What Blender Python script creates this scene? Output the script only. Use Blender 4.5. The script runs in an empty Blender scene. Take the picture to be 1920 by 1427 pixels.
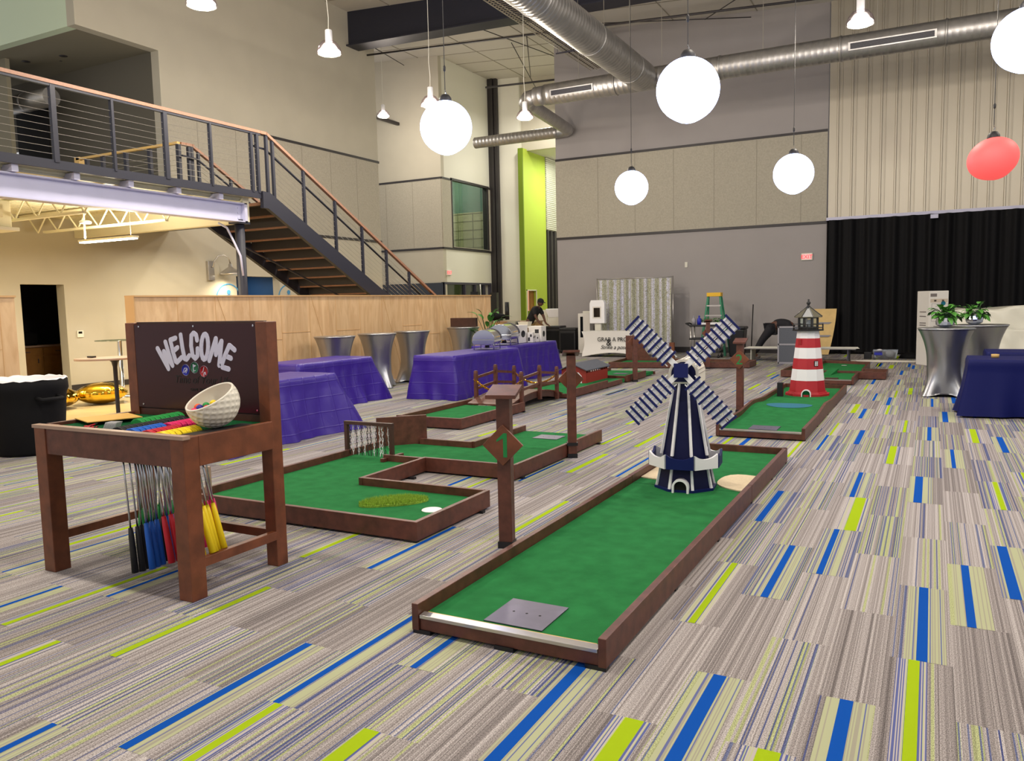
import bpy, bmesh, math, random
from mathutils import Vector, Matrix
S = bpy.context.scene
C = S.collection
PI = math.pi
R = math.radians
random.seed(7)

# ---------------------------------------------------------------- camera, world, exposure
H_EYE = 1.6
yaw, pitch, roll = R(27.7956), R(-5.5035), R(-1.2585)
fwd = Vector((-math.sin(yaw) * math.cos(pitch), math.cos(yaw) * math.cos(pitch), math.sin(pitch)))
r0 = Vector((math.cos(yaw), math.sin(yaw), 0)); u0 = r0.cross(fwd)
rx = r0 * math.cos(roll) + u0 * math.sin(roll)
ux = u0 * math.cos(roll) - r0 * math.sin(roll)
cd = bpy.data.cameras.new('camera'); cam = bpy.data.objects.new('camera', cd); C.objects.link(cam)
m3 = Matrix((rx, ux, -fwd)).transposed()
cam.matrix_world = Matrix.Translation((0, 0, H_EYE)) @ m3.to_4x4()
cd.sensor_width = 36; cd.sensor_fit = 'HORIZONTAL'; cd.lens = 36 * 1494.0 / 1920.0
cd.clip_start = 0.05; cd.clip_end = 200
S.camera = cam
S.view_settings.view_transform = 'Standard'; S.view_settings.look = 'None'
S.view_settings.gamma = 1; S.view_settings.use_curve_mapping = False
S.view_settings.exposure = 0.0
S.cycles.max_bounces = 6; S.cycles.diffuse_bounces = 3; S.cycles.glossy_bounces = 3
S.cycles.transmission_bounces = 4; S.cycles.transparent_max_bounces = 6
S.cycles.sample_clamp_indirect = 4; S.cycles.caustics_reflective = False; S.cycles.caustics_refractive = False
S.cycles.use_denoising = True
W = bpy.data.worlds.new('world'); S.world = W; W.use_nodes = True
W.node_tree.nodes['Background'].inputs[0].default_value = (0.62, 0.61, 0.62, 1)
W.node_tree.nodes['Background'].inputs[1].default_value = 0.92

LAMP_GAIN = 1.0
def lamp(name, kind, loc, energy, col=(1, 1, 1), size=0.2, rot=(0, 0, 0), parent=None, spot=None, size_y=None):
    l = bpy.data.lights.new(name, kind); l.energy = energy * LAMP_GAIN; l.color = col
    if kind == 'AREA':
        l.shape = 'RECTANGLE' if size_y else 'DISK'; l.size = size
        if size_y: l.size_y = size_y
    elif kind in ('POINT', 'SPOT'): l.shadow_soft_size = size
    if spot: l.spot_size = spot; l.spot_blend = 0.9
    o = bpy.data.objects.new(name, l); C.objects.link(o); o.location = loc; o.rotation_euler = rot
    if parent: o.parent = parent
    return o

# ---------------------------------------------------------------- materials
MATS = {}
def nt(name):
    m = bpy.data.materials.new(name); m.use_nodes = True
    return m, m.node_tree, m.node_tree.nodes['Principled BSDF']
def srgb(c):
    return tuple(((x / 255) / 12.92 if x / 255 <= 0.04045 else ((x / 255 + 0.055) / 1.055) ** 2.4) for x in c) + (1,)
def mat(name, rgb, rough=0.6, metal=0.0, spec=0.5, noise=0.0, nscale=20, bump=0.0, bscale=200, emit=None, estr=0, alpha=None, trans=0, sheen=0, coat=0, stretch=None, noise2=None):
    if name in MATS: return MATS[name]
    m, t, b = nt(name)
    col = srgb(rgb)
    b.inputs['Base Color'].default_value = col
    b.inputs['Roughness'].default_value = rough; b.inputs['Metallic'].default_value = metal
    b.inputs['Specular IOR Level'].default_value = spec
    if sheen: b.inputs['Sheen Weight'].default_value = sheen
    if coat: b.inputs['Coat Weight'].default_value = coat; b.inputs['Coat Roughness'].default_value = 0.1
    if trans: b.inputs['Transmission Weight'].default_value = trans
    if alpha is not None: b.inputs['Alpha'].default_value = alpha
    if emit: b.inputs['Emission Color'].default_value = srgb(emit); b.inputs['Emission Strength'].default_value = estr
    tc = None
    def coords(scl):
        nonlocal tc
        if tc is None: tc = t.nodes.new('ShaderNodeTexCoord')
        mp = t.nodes.new('ShaderNodeMapping'); t.links.new(tc.outputs['Object'], mp.inputs[0])
        mp.inputs['Scale'].default_value = scl
        return mp.outputs[0]
    if noise:
        n = t.nodes.new('ShaderNodeTexNoise'); n.inputs['Scale'].default_value = nscale; n.inputs['Detail'].default_value = 4
        t.links.new(coords(stretch or (1, 1, 1)), n.inputs['Vector'])
        r = t.nodes.new('ShaderNodeValToRGB')
        d = 1 - noise; u = 1 + noise
        r.color_ramp.elements[0].position = 0.3; r.color_ramp.elements[1].position = 0.7
        r.color_ramp.elements[0].color = tuple(x * d for x in col[:3]) + (1,)
        r.color_ramp.elements[1].color = tuple(min(1, x * u) for x in col[:3]) + (1,)
        t.links.new(n.outputs[0], r.inputs[0]); t.links.new(r.outputs[0], b.inputs['Base Color'])
    if bump:
        n = t.nodes.new('ShaderNodeTexNoise'); n.inputs['Scale'].default_value = bscale; n.inputs['Detail'].default_value = 3
        t.links.new(coords((1, 1, 1)), n.inputs['Vector'])
        bp = t.nodes.new('ShaderNodeBump'); bp.inputs['Strength'].default_value = bump; bp.inputs['Distance'].default_value = 0.01
        t.links.new(n.outputs[0], bp.inputs['Height']); t.links.new(bp.outputs[0], b.inputs['Normal'])
    MATS[name] = m
    return m
M = lambda n: MATS[n]
mat('wood_brown', (92, 52, 40), 0.45, noise=0.3, nscale=14, stretch=(1, 1, 1), bump=0.06, bscale=120)
mat('wood_warm', (112, 62, 38), 0.42, noise=0.28, nscale=10, bump=0.05, bscale=100)
mat('wood_dark', (66, 40, 33), 0.5, noise=0.2, nscale=12)
mat('turf', (42, 120, 66), 0.95, spec=0.1, noise=0.14, nscale=9, bump=0.5, bscale=900)
mat('turf_dark', (14, 82, 45), 0.95, spec=0.1, noise=0.14, nscale=30, bump=0.5, bscale=900)
mat('rough_grass', (150, 182, 62), 0.9, noise=0.4, nscale=60)
mat('sand', (226, 208, 176), 0.95, spec=0.1, noise=0.06, nscale=80, bump=0.5, bscale=300)
mat('navy', (14, 24, 88), 0.45, spec=0.3, noise=0.05, nscale=5)
mat('navy_dark', (9, 14, 60), 0.5, spec=0.22)
mat('paint_white', (240, 240, 244), 0.45)
mat('cream_white', (232, 226, 212), 0.5)
mat('paint_red', (176, 30, 42), 0.5)
mat('barn_red', (150, 44, 36), 0.6)
mat('paint_black', (28, 29, 30), 0.4)
mat('lantern_roof', (118, 114, 96), 0.35, metal=0.5)
mat('roof_grey', (84, 88, 98), 0.6, noise=0.15, nscale=60)
mat('black_plastic', (17, 18, 24), 0.45)
mat('black_cloth', (14, 14, 17), 0.75, spec=0.2)
mat('chain_white', (225, 225, 228), 0.4)
mat('gold', (222, 170, 40), 0.2, metal=1.0)
mat('gold_foil', (240, 200, 70), 0.1, metal=1.0)
mat('steel_plate', (112, 108, 128), 0.45, metal=0.7, noise=0.1, nscale=6)
mat('alu', (200, 196, 192), 0.28, metal=0.9)
mat('chrome', (205, 208, 215), 0.14, metal=1.0)
mat('spandex', (178, 180, 184), 0.3, metal=0.93, bump=0.06, bscale=10)
mat('galv', (178, 176, 174), 0.42, metal=0.92, noise=0.12, nscale=5)
mat('steel_dark', (70, 68, 82), 0.45, metal=0.15)
mat('steel_ink', (42, 43, 55), 0.5, spec=0.35)
mat('beam_lilac', (196, 196, 220), 0.5, noise=0.03, nscale=3)
mat('cream_steel', (232, 226, 196), 0.5)
mat('handrail_wood', (150, 110, 88), 0.55, noise=0.12, nscale=30)
mat('newel_oak', (214, 176, 104), 0.5)
mat('cable', (196, 192, 180), 0.3, metal=0.8)
mat('purple', (52, 22, 142), 0.4, sheen=0.05, noise=0.06, nscale=3)
mat('navy_cloth', (2, 12, 80), 0.55, spec=0.2)
mat('white_cloth', (232, 230, 226), 0.6)
mat('skin_dark', (92, 58, 44), 0.6)
mat('shirt_black', (20, 20, 23), 0.85)
mat('khaki', (140, 112, 66), 0.85)
mat('pants_dark', (24, 24, 32), 0.85)
mat('leaf', (66, 128, 42), 0.45, noise=0.35, nscale=10)
mat('leaf_dark', (28, 70, 34), 0.45)
mat('cardboard', (226, 194, 132), 0.8, noise=0.06, nscale=8)
mat('carton_white', (222, 218, 212), 0.75)
mat('carton_ink', (120, 112, 110), 0.8)
mat('envelope', (228, 180, 92), 0.7)
mat('ladder_green', (32, 128, 92), 0.5)
mat('ladder_yellow', (236, 186, 40), 0.5)
mat('glass_dark', (14, 18, 24), 0.08, spec=0.8)
mat('wall_paint', (188, 182, 166), 0.8, noise=0.03, nscale=1.5, bump=0.03, bscale=60)
mat('wall_grey', (158, 153, 153), 0.75, noise=0.02, nscale=1.5, bump=0.03, bscale=60)
mat('wall_dark', (98, 94, 84), 0.85)
mat('wall_green_lit', (206, 222, 196), 0.7)  # greenish light on the bulkhead put into its base colour
mat('soffit', (128, 122, 104), 0.85)
mat('fiber_board', (172, 166, 152), 0.9, noise=0.09, nscale=26, bump=0.08, bscale=80)
mat('fiber_edge', (150, 145, 132), 0.9)
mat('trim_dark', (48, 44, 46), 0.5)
mat('ceiling_tile', (196, 192, 184), 0.9)
mat('lime_wall', (172, 192, 66), 0.7)
mat('lime_dark', (104, 128, 6), 0.7)
mat('pale_wall', (222, 220, 208), 0.8)
mat('concrete', (196, 174, 128), 0.3, noise=0.1, nscale=2)
mat('black_void', (8, 8, 10), 0.9)
mat('blue_wall', (24, 70, 120), 0.7)
mat('birch_core', (206, 164, 112), 0.6)
mat('lime_carpet', (176, 205, 34), 0.95, spec=0.05, bump=0.6, bscale=700)
mat('blue_carpet', (22, 88, 188), 0.95, spec=0.05, bump=0.6, bscale=700)
mat('emit_white', (255, 250, 240), 0.5, emit=(255, 248, 230), estr=14)
mat('emit_panel', (255, 250, 240), 0.5, emit=(255, 240, 205), estr=9)
mat('globe_white', (240, 242, 255), 0.5, emit=(176, 196, 255), estr=9)
mat('globe_red', (240, 90, 90), 0.6, emit=(255, 92, 88), estr=0.72)
mat('exit_red', (235, 60, 70), 0.5, emit=(255, 20, 30), estr=1.6)
mat('exit_face', (232, 200, 200), 0.5, emit=(255, 150, 150), estr=0.45)
mat('letter_white', (214, 214, 236), 0.5)
mat('letter_green', (16, 128, 62), 0.6)
mat('letter_black', (16, 14, 18), 0.6)
mat('logo_blue', (30, 40, 170), 0.5)
mat('logo_green', (14, 104, 70), 0.5)
mat('logo_red', (168, 20, 34), 0.5)
mat('paper', (238, 236, 238), 0.6)
mat('icon_blue', (70, 140, 190), 0.6)
mat('cabinet_oak', (150, 104, 50), 0.6, noise=0.1, nscale=9)
mat('laminate', (168, 140, 122), 0.4)
mat('seal_plum', (58, 28, 32), 0.2, spec=0.3)
for n, c in dict(rub_green=(28, 150, 66), rub_black=(30, 30, 34), rub_blue=(20, 96, 200), rub_pink=(232, 36, 110), rub_red=(196, 26, 48), rub_yellow=(244, 214, 20), rub_orange=(245, 96, 30), rub_purple=(86, 40, 140), rub_navy=(40, 40, 150), rub_sky=(200, 220, 250)).items():
    mat(n, c, 0.55)

def cloth_creases(m, py=.23, pz=.19):
    t = m.node_tree; b = t.nodes['Principled BSDF']; N = t.nodes; L = t.links
    tc = N.new('ShaderNodeTexCoord'); sp = N.new('ShaderNodeSeparateXYZ'); L.new(tc.outputs['Object'], sp.inputs[0])
    def line(out, per):
        d = N.new('ShaderNodeMath'); d.operation = 'DIVIDE'; d.inputs[1].default_value = per; L.new(out, d.inputs[0])
        f_ = N.new('ShaderNodeMath'); f_.operation = 'PINGPONG'; f_.inputs[1].default_value = .5; L.new(d.outputs[0], f_.inputs[0])
        r = N.new('ShaderNodeMapRange'); r.interpolation_type = 'SMOOTHSTEP'; r.inputs[1].default_value = .44; r.inputs[2].default_value = .5; L.new(f_.outputs[0], r.inputs[0]); return r.outputs[0]
    a = N.new('ShaderNodeMath'); a.operation = 'ADD'; L.new(line(sp.outputs[1], py), a.inputs[0]); L.new(line(sp.outputs[2], pz), a.inputs[1])
    nz = N.new('ShaderNodeTexNoise'); nz.inputs['Scale'].default_value = 5; L.new(tc.outputs['Object'], nz.inputs['Vector'])
    a2 = N.new('ShaderNodeMath'); a2.operation = 'MULTIPLY_ADD'; a2.inputs[1].default_value = 1.6; L.new(nz.outputs[0], a2.inputs[0]); L.new(a.outputs[0], a2.inputs[2])
    bp = N.new('ShaderNodeBump'); bp.inputs['Strength'].default_value = .28; bp.inputs['Distance'].default_value = .012; L.new(a2.outputs[0], bp.inputs['Height']); L.new(bp.outputs[0], b.inputs['Normal'])
cloth_creases(MATS['purple'])
def glass(name, rgb, mixf, rough=0.03):
    m = bpy.data.materials.new(name); m.use_nodes = True; t = m.node_tree; t.nodes.clear()
    o = t.nodes.new('ShaderNodeOutputMaterial'); mx = t.nodes.new('ShaderNodeMixShader')
    a = t.nodes.new('ShaderNodeBsdfTransparent'); g = t.nodes.new('ShaderNodeBsdfGlossy')
    a.inputs[0].default_value = srgb(rgb); g.inputs['Roughness'].default_value = rough
    mx.inputs[0].default_value = mixf
    t.links.new(a.outputs[0], mx.inputs[1]); t.links.new(g.outputs[0], mx.inputs[2]); t.links.new(mx.outputs[0], o.inputs[0])
    MATS[name] = m; return m
glass('glass_clear', (232, 240, 240), 0.12)
glass('glass_window', (196, 206, 200), 0.12)
glass('acrylic_dome', (238, 228, 236), 0.16, 0.15)
glass('plastic_bin', (225, 230, 235), 0.3, 0.3)

def build_carpet():
    m, t, b = nt('carpet_planks'); MATS['carpet'] = m
    N = t.nodes; L = t.links
    geo = N.new('ShaderNodeNewGeometry'); sep = N.new('ShaderNodeSeparateXYZ'); L.new(geo.outputs['Position'], sep.inputs[0])
    def ma(op, a, bb=None, c=None):
        n = N.new('ShaderNodeMath'); n.operation = op
        for i, v in enumerate((a, bb, c)):
            if v is None: continue
            if isinstance(v, (int, float)): n.inputs[i].default_value = v
            else: L.new(v, n.inputs[i])
        return n.outputs[0]
    X, Y = sep.outputs[0], sep.outputs[1]
    u = ma('DIVIDE', ma('ADD', X, 0.13), 0.25); col = ma('FLOOR', u)
    par = ma('FLOORED_MODULO', col, 2.0)
    row = ma('FLOOR', ma('SUBTRACT', ma('SUBTRACT', Y, 3.79), ma('MULTIPLY', par, 0.5)))
    def comb(a, bb, c):
        n = N.new('ShaderNodeCombineXYZ')
        for i, v in enumerate((a, bb, c)):
            if isinstance(v, (int, float)): n.inputs[i].default_value = v
            else: L.new(v, n.inputs[i])
        return n.outputs[0]
    wn = N.new('ShaderNodeTexWhiteNoise'); L.new(comb(col, row, 0.0), wn.inputs['Vector']); pl = wn.outputs['Value']
    wn2 = N.new('ShaderNodeTexWhiteNoise'); L.new(comb(col, row, 5.5), wn2.inputs['Vector']); pl2 = wn2.outputs['Value']
    def stripes(w, seed):
        a = N.new('ShaderNodeTexWhiteNoise')
        L.new(comb(ma('FLOOR', ma('DIVIDE', X, w)), ma('ADD', ma('MULTIPLY', row, 7.13), seed), ma('MULTIPLY', col, 3.7)), a.inputs['Vector'])
        return a.outputs['Value']
    s1 = stripes(0.005, 0.0); s2 = stripes(0.012, 11.0); s3 = stripes(0.0062, 23.0)
    tone = ma('ADD', ma('ADD', ma('MULTIPLY', s1, 0.42), ma('MULTIPLY', s2, 0.30)), ma('MULTIPLY', pl2, 0.28))
    def ramp(fac, els, const=False):
        r = N.new('ShaderNodeValToRGB'); r.color_ramp.interpolation = 'CONSTANT' if const else 'LINEAR'
        e = r.color_ramp.elements; e[0].position, e[0].color = els[0][0], srgb(els[0][1]); e[1].position, e[1].color = els[1][0], srgb(els[1][1])
        for p, c in els[2:]:
            k = e.new(p); k.color = srgb(c)
        L.new(fac, r.inputs[0]); return r.outputs[0]
    base = ramp(tone, [(0.12, (116, 109, 109)), (0.88, (208, 201, 200)), (0.5, (166, 158, 157))])
    limec = ramp(s1, [(0.0, (160, 164, 122)), (0.6, (190, 196, 146))])
    bluec = ramp(s1, [(0.0, (74, 82, 134)), (0.6, (116, 122, 156))])
    colr = ma('GREATER_THAN', pl, 0.42)
    tint = ma('MULTIPLY', ma('SUBTRACT', pl, 0.22), 0.46)
    lm = ma('LESS_THAN', s2, ma('ADD', tint, 0.02)); 
    bm_ = ma('LESS_THAN', s3, ma('MULTIPLY', ma('SUBTRACT', pl, 0.12), 0.34))
    def mix(f, a, c):
        n = N.new('ShaderNodeMix'); n.data_type = 'RGBA'
        L.new(f, n.inputs[0]); L.new(a, n.inputs[6]); L.new(c, n.inputs[7]); return n.outputs[2]
    c1 = mix(lm, base, limec); c2 = mix(bm_, c1, bluec)
    # knitted dot texture
    nz = N.new('ShaderNodeTexNoise'); nz.inputs['Scale'].default_value = 260; nz.inputs['Detail'].default_value = 1
    L.new(comb(X, ma('MULTIPLY', Y, 0.6), 0.0), nz.inputs['Vector'])
    dv = N.new('ShaderNodeMix'); dv.data_type = 'RGBA'; dv.blend_type = 'MULTIPLY'; dv.inputs[0].default_value = 1
    L.new(c2, dv.inputs[6]); L.new(ramp(nz.outputs[0], [(0.32, (170, 170, 170)), (0.6, (255, 255, 255))]), dv.inputs[7])
    L.new(dv.outputs[2], b.inputs['Base Color'])
    b.inputs['Roughness'].default_value = 0.95; b.inputs['Specular IOR Level'].default_value = 0.08
    return m
build_carpet()
def flank(name, c1, c2, c3, w, p1, p2):
    m, t, b = nt(name); MATS[name] = m; N = t.nodes; L = t.links
    geo = N.new('ShaderNodeNewGeometry'); sp = N.new('ShaderNodeSeparateXYZ'); L.new(geo.outputs['Position'], sp.inputs[0])
    d = N.new('ShaderNodeMath'); d.operation = 'DIVIDE'; d.inputs[1].default_value = w; L.new(sp.outputs[0], d.inputs[0])
    f_ = N.new('ShaderNodeMath'); f_.operation = 'FLOOR'; L.new(d.outputs[0], f_.inputs[0])
    wn = N.new('ShaderNodeTexWhiteNoise'); wn.noise_dimensions = '1D'; L.new(f_.outputs[0], wn.inputs['W'])
    r = N.new('ShaderNodeValToRGB'); r.color_ramp.interpolation = 'CONSTANT'; e = r.color_ramp.elements; e[0].color = srgb(c1); e[1].position = p1; e[1].color = srgb(c2); k = e.new(p2); k.color = srgb(c3)
    L.new(wn.outputs[0], r.inputs[0]); L.new(r.outputs[0], b.inputs['Base Color']); b.inputs['Roughness'].default_value = .95; b.inputs['Specular IOR Level'].default_value = .08
flank('carpet_pale', (172, 175, 142), (156, 152, 136), (98, 104, 150), .005, .62, .88)
flank('carpet_bluelines', (90, 98, 150), (180, 172, 170), (178, 182, 140), .0045, .36, .84)

def build_birch():
    m, t, b = nt('birch_ply'); MATS['birch'] = m; N = t.nodes; L = t.links
    geo = N.new('ShaderNodeNewGeometry'); mp = N.new('ShaderNodeMapping'); L.new(geo.outputs['Position'], mp.inputs[0]); mp.inputs['Scale'].default_value = (1, 3.2, 0.7)
    nz = N.new('ShaderNodeTexNoise'); nz.inputs['Scale'].default_value = 2.2; nz.inputs['Detail'].default_value = 6; nz.inputs['Distortion'].default_value = 1.2; L.new(mp.outputs[0], nz.inputs['Vector'])
    r = N.new('ShaderNodeValToRGB'); r.color_ramp.elements[0].position = .3; r.color_ramp.elements[1].position = .72
    r.color_ramp.elements[0].color = srgb((206, 166, 120)); r.color_ramp.elements[1].color = srgb((230, 196, 150)); L.new(nz.outputs[0], r.inputs[0])
    sep = N.new('ShaderNodeSeparateXYZ'); L.new(geo.outputs['Position'], sep.inputs[0])
    d = N.new('ShaderNodeMath'); d.operation = 'DIVIDE'; d.inputs[1].default_value = 0.61; L.new(sep.outputs[1], d.inputs[0])
    fl = N.new('ShaderNodeMath'); fl.operation = 'FLOOR'; L.new(d.outputs[0], fl.inputs[0])
    wn = N.new('ShaderNodeTexWhiteNoise'); wn.noise_dimensions = '1D'; L.new(fl.outputs[0], wn.inputs['W'])
    hs = N.new('ShaderNodeHueSaturation'); L.new(r.outputs[0], hs.inputs['Color'])
    mr = N.new('ShaderNodeMapRange'); mr.inputs[3].default_value = .93; mr.inputs[4].default_value = 1.05; L.new(wn.outputs[0], mr.inputs[0]); L.new(mr.outputs[0], hs.inputs['Value'])
    L.new(hs.outputs[0], b.inputs['Base Color']); b.inputs['Roughness'].default_value = .45
build_birch()

# ---------------------------------------------------------------- mesh helpers
class MB:
    """collects shapes in one bmesh"""
    def __init__(self): self.bm = bmesh.new(); self.mi = 0
    def face(self, pts):
        vs = [self.bm.verts.new(p) for p in pts]
        f = self.bm.faces.new(vs); f.material_index = self.mi; return f
    def hull(self, lo, hi):
        """closed prism between two rings of equal length"""
        a = [self.bm.verts.new(p) for p in lo]; b = [self.bm.verts.new(p) for p in hi]; n = len(a)
        fs = []
        for i in range(n):
            j = (i + 1) % n
            fs.append(self.bm.faces.new((a[i], a[j], b[j], b[i])))
        fs.append(self.bm.faces.new(a[::-1])); fs.append(self.bm.faces.new(b))
        for f in fs: f.material_index = self.mi
        return self
    def box(self, x0, x1, y0, y1, z0, z1):
        return self.hull([(x0, y0, z0), (x1, y0, z0), (x1, y1, z0), (x0, y1, z0)], [(x0, y0, z1), (x1, y0, z1), (x1, y1, z1), (x0, y1, z1)])
    def cbox(self, c, s, rot=None):
        x, y, z = s[0] / 2, s[1] / 2, s[2] / 2
        lo = [Vector(p) for p in ((-x, -y, -z), (x, -y, -z), (x, y, -z), (-x, y, -z))]; hi = [p + Vector((0, 0, 2 * z)) for p in lo]
        if rot is not None:
            lo = [rot @ p for p in lo]; hi = [rot @ p for p in hi]
        c = Vector(c)
        return self.hull([p + c for p in lo], [p + c for p in hi])
    def prism(self, poly, axis, a, b):
        """poly 2D extruded along axis 'x','y','z' from a to b"""
        def P(p, q):
            return {'x': (q, p[0], p[1]), 'y': (p[0], q, p[1]), 'z': (p[0], p[1], q)}[axis]
        return self.hull([P(p, a) for p in poly], [P(p, b) for p in poly])
    def tube(self, pts, r, n=8, closed=False, caps=True):
        pts = [Vector(p) for p in pts]; rings = []
        rr = r if isinstance(r, (list, tuple)) else [r] * len(pts)
        up = None
        for i, p in enumerate(pts):
            if closed: d = pts[(i + 1) % len(pts)] - pts[i - 1]
            else: d = pts[min(i + 1, len(pts) - 1)] - pts[max(i - 1, 0)]
            d.normalize()
            if up is None:
                up = Vector((0, 0, 1)) if abs(d.z) < 0.9 else Vector((1, 0, 0))
            a = d.cross(up)
            if a.length < 1e-4: a = d.orthogonal()
            a.normalize(); b = a.cross(d).normalized(); up = b
            rings.append([self.bm.verts.new(p + (a * math.cos(2 * PI * k / n) + b * math.sin(2 * PI * k / n)) * rr[i]) for k in range(n)])
        m = len(rings)
        for i in range(m if closed else m - 1):
            A, B = rings[i], rings[(i + 1) % m]
            for k in range(n):
                f = self.bm.faces.new((A[k], A[(k + 1) % n], B[(k + 1) % n], B[k])); f.material_index = self.mi; f.smooth = n > 6
        if caps and not closed:
            for q in (rings[0][::-1], rings[-1]):
                f = self.bm.faces.new(q); f.material_index = self.mi
        return self
    def cyl(self, a, b, r, n=16, r2=None):
        return self.tube([a, b], [r, r if r2 is None else r2], n)
    def lathe(self, prof, c=(0, 0, 0), n=32, smooth=True, off=0.0):
        c = Vector(c); rings = []
        for r_, z in prof:
            if r_ < 1e-5: rings.append([self.bm.verts.new(c + Vector((0, 0, z)))])
            else: rings.append([self.bm.verts.new(c + Vector((r_ * math.cos(2 * PI * (k + off) / n), r_ * math.sin(2 * PI * (k + off) / n), z))) for k in range(n)])
        for A, B in zip(rings, rings[1:]):
            for k in range(n):
                a0, a1 = A[k % len(A)], A[(k + 1) % n % len(A)]; b0, b1 = B[k % len(B)], B[(k + 1) % n % len(B)]
                vs = []
                for v in (a0, a1, b1, b0):
                    if v not in vs: vs.append(v)
                if len(vs) > 2:
                    f = self.bm.faces.new(vs); f.smooth = smooth; f.material_index = self.mi
        return self
    def sphere(self, c, r, n=24, m=14, sq=(1, 1, 1)):
        c = Vector(c); rings = []
        for i in range(m + 1):
            t = PI * i / m
            if i in (0, m): rings.append([self.bm.verts.new(c + Vector((0, 0, r * math.cos(t) * sq[2])))])
            else: rings.append([self.bm.verts.new(c + Vector((r * math.sin(t) * math.cos(2 * PI * k / n) * sq[0], r * math.sin(t) * math.sin(2 * PI * k / n) * sq[1], r * math.cos(t) * sq[2]))) for k in range(n)])
        for A, B in zip(rings, rings[1:]):
            for k in range(n):
                vs = []
                for v in (A[k % len(A)], A[(k + 1) % n % len(A)], B[(k + 1) % n % len(B)], B[k % len(B)]):
                    if v not in vs: vs.append(v)
                f = self.bm.faces.new(vs); f.smooth = True; f.material_index = self.mi
        return self
    def grid(self, fn, nu, nv, smooth=True):
        g = [[self.bm.verts.new(fn(i / nu, j / nv)) for j in range(nv + 1)] for i in range(nu + 1)]
        for i in range(nu):
            for j in range(nv):
                f = self.bm.faces.new((g[i][j], g[i + 1][j], g[i + 1][j + 1], g[i][j + 1])); f.smooth = smooth; f.material_index = self.mi
        return self
    def build(self, name, mats, parent=None, loc=(0, 0, 0), rot=(0, 0, 0), bevel=0, fix=True):
        if fix: bmesh.ops.recalc_face_normals(self.bm, faces=self.bm.faces[:])
        me = bpy.data.meshes.new(name); self.bm.to_mesh(me); self.bm.free()
        for x in (mats if isinstance(mats, (list, tuple)) else [mats]): me.materials.append(MATS[x] if isinstance(x, str) else x)
        o = bpy.data.objects.new(name, me); C.objects.link(o); o.location = loc; o.rotation_euler = rot
        if parent: o.parent = parent
        if bevel:
            b = o.modifiers.new('bevel', 'BEVEL'); b.width = bevel; b.segments = 2; b.limit_method = 'ANGLE'
        return o
def thing(name, label, cat, loc=(0, 0, 0), rz=0, group=None):
    o = bpy.data.objects.new(name, None); C.objects.link(o); o.location = loc; o.rotation_euler = (0, 0, rz)
    o.empty_display_size = 0.1; o['label'] = label; o['category'] = cat
    if group: o['group'] = group
    return o
def tag(o, label, cat, group=None, kind=None):
    o['label'] = label; o['category'] = cat
    if group: o['group'] = group
    if kind: o['kind'] = kind
    return o
def st(o):
    o['kind'] = 'structure'; return o
def dup(o, parent=None):
    c = o.copy(); C.objects.link(c)
    if parent: c.parent = parent
    for k in list(o.children): dup(k, c)
    return c
def text(body, matn, parent, size, loc, rot, name='lettering', ext=0.002, align='CENTER', shear=0, sx=1):
    cu = bpy.data.curves.new(name, 'FONT'); cu.body = body; cu.size = size; cu.extrude = ext; cu.align_x = align; cu.shear = shear
    cu.materials.append(MATS[matn]); o = bpy.data.objects.new(name, cu); C.objects.link(o); o.parent = parent
    o.location = loc; o.rotation_euler = rot; o.scale = (sx, 1, 1); return o
def polyline_stroke(mb, pts, w, y0, y1, n=10):
    """fat round-ended stroke in the XZ plane"""
    pts = [Vector((p[0], p[1])) for p in pts]
    e = 0.0
    for a, b in zip(pts, pts[1:]):
        d = (b - a)
        if d.length < 1e-6: continue
        d.normalize(); q = Vector((-d.y, d.x)) * w / 2; e += .00006
        mb.prism([tuple(a - q), tuple(b - q), tuple(b + q), tuple(a + q)], 'y', y0 - e, y1)
    for p in pts:
        e += .00006; y0_ = y0 - e
        mb.prism([(p.x + w / 2 * math.cos(2 * PI * k / n), p.y + w / 2 * math.sin(2 * PI * k / n)) for k in range(n)], 'y', y0_, y1)
# ================================================================ ROOM
XL, YB, YA = -15.75, 24.05, 24.75     # big side wall, back wall, alcove wall
ZC = lambda x: 9.4 - 0.065 * x         # sloping roof deck
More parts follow.
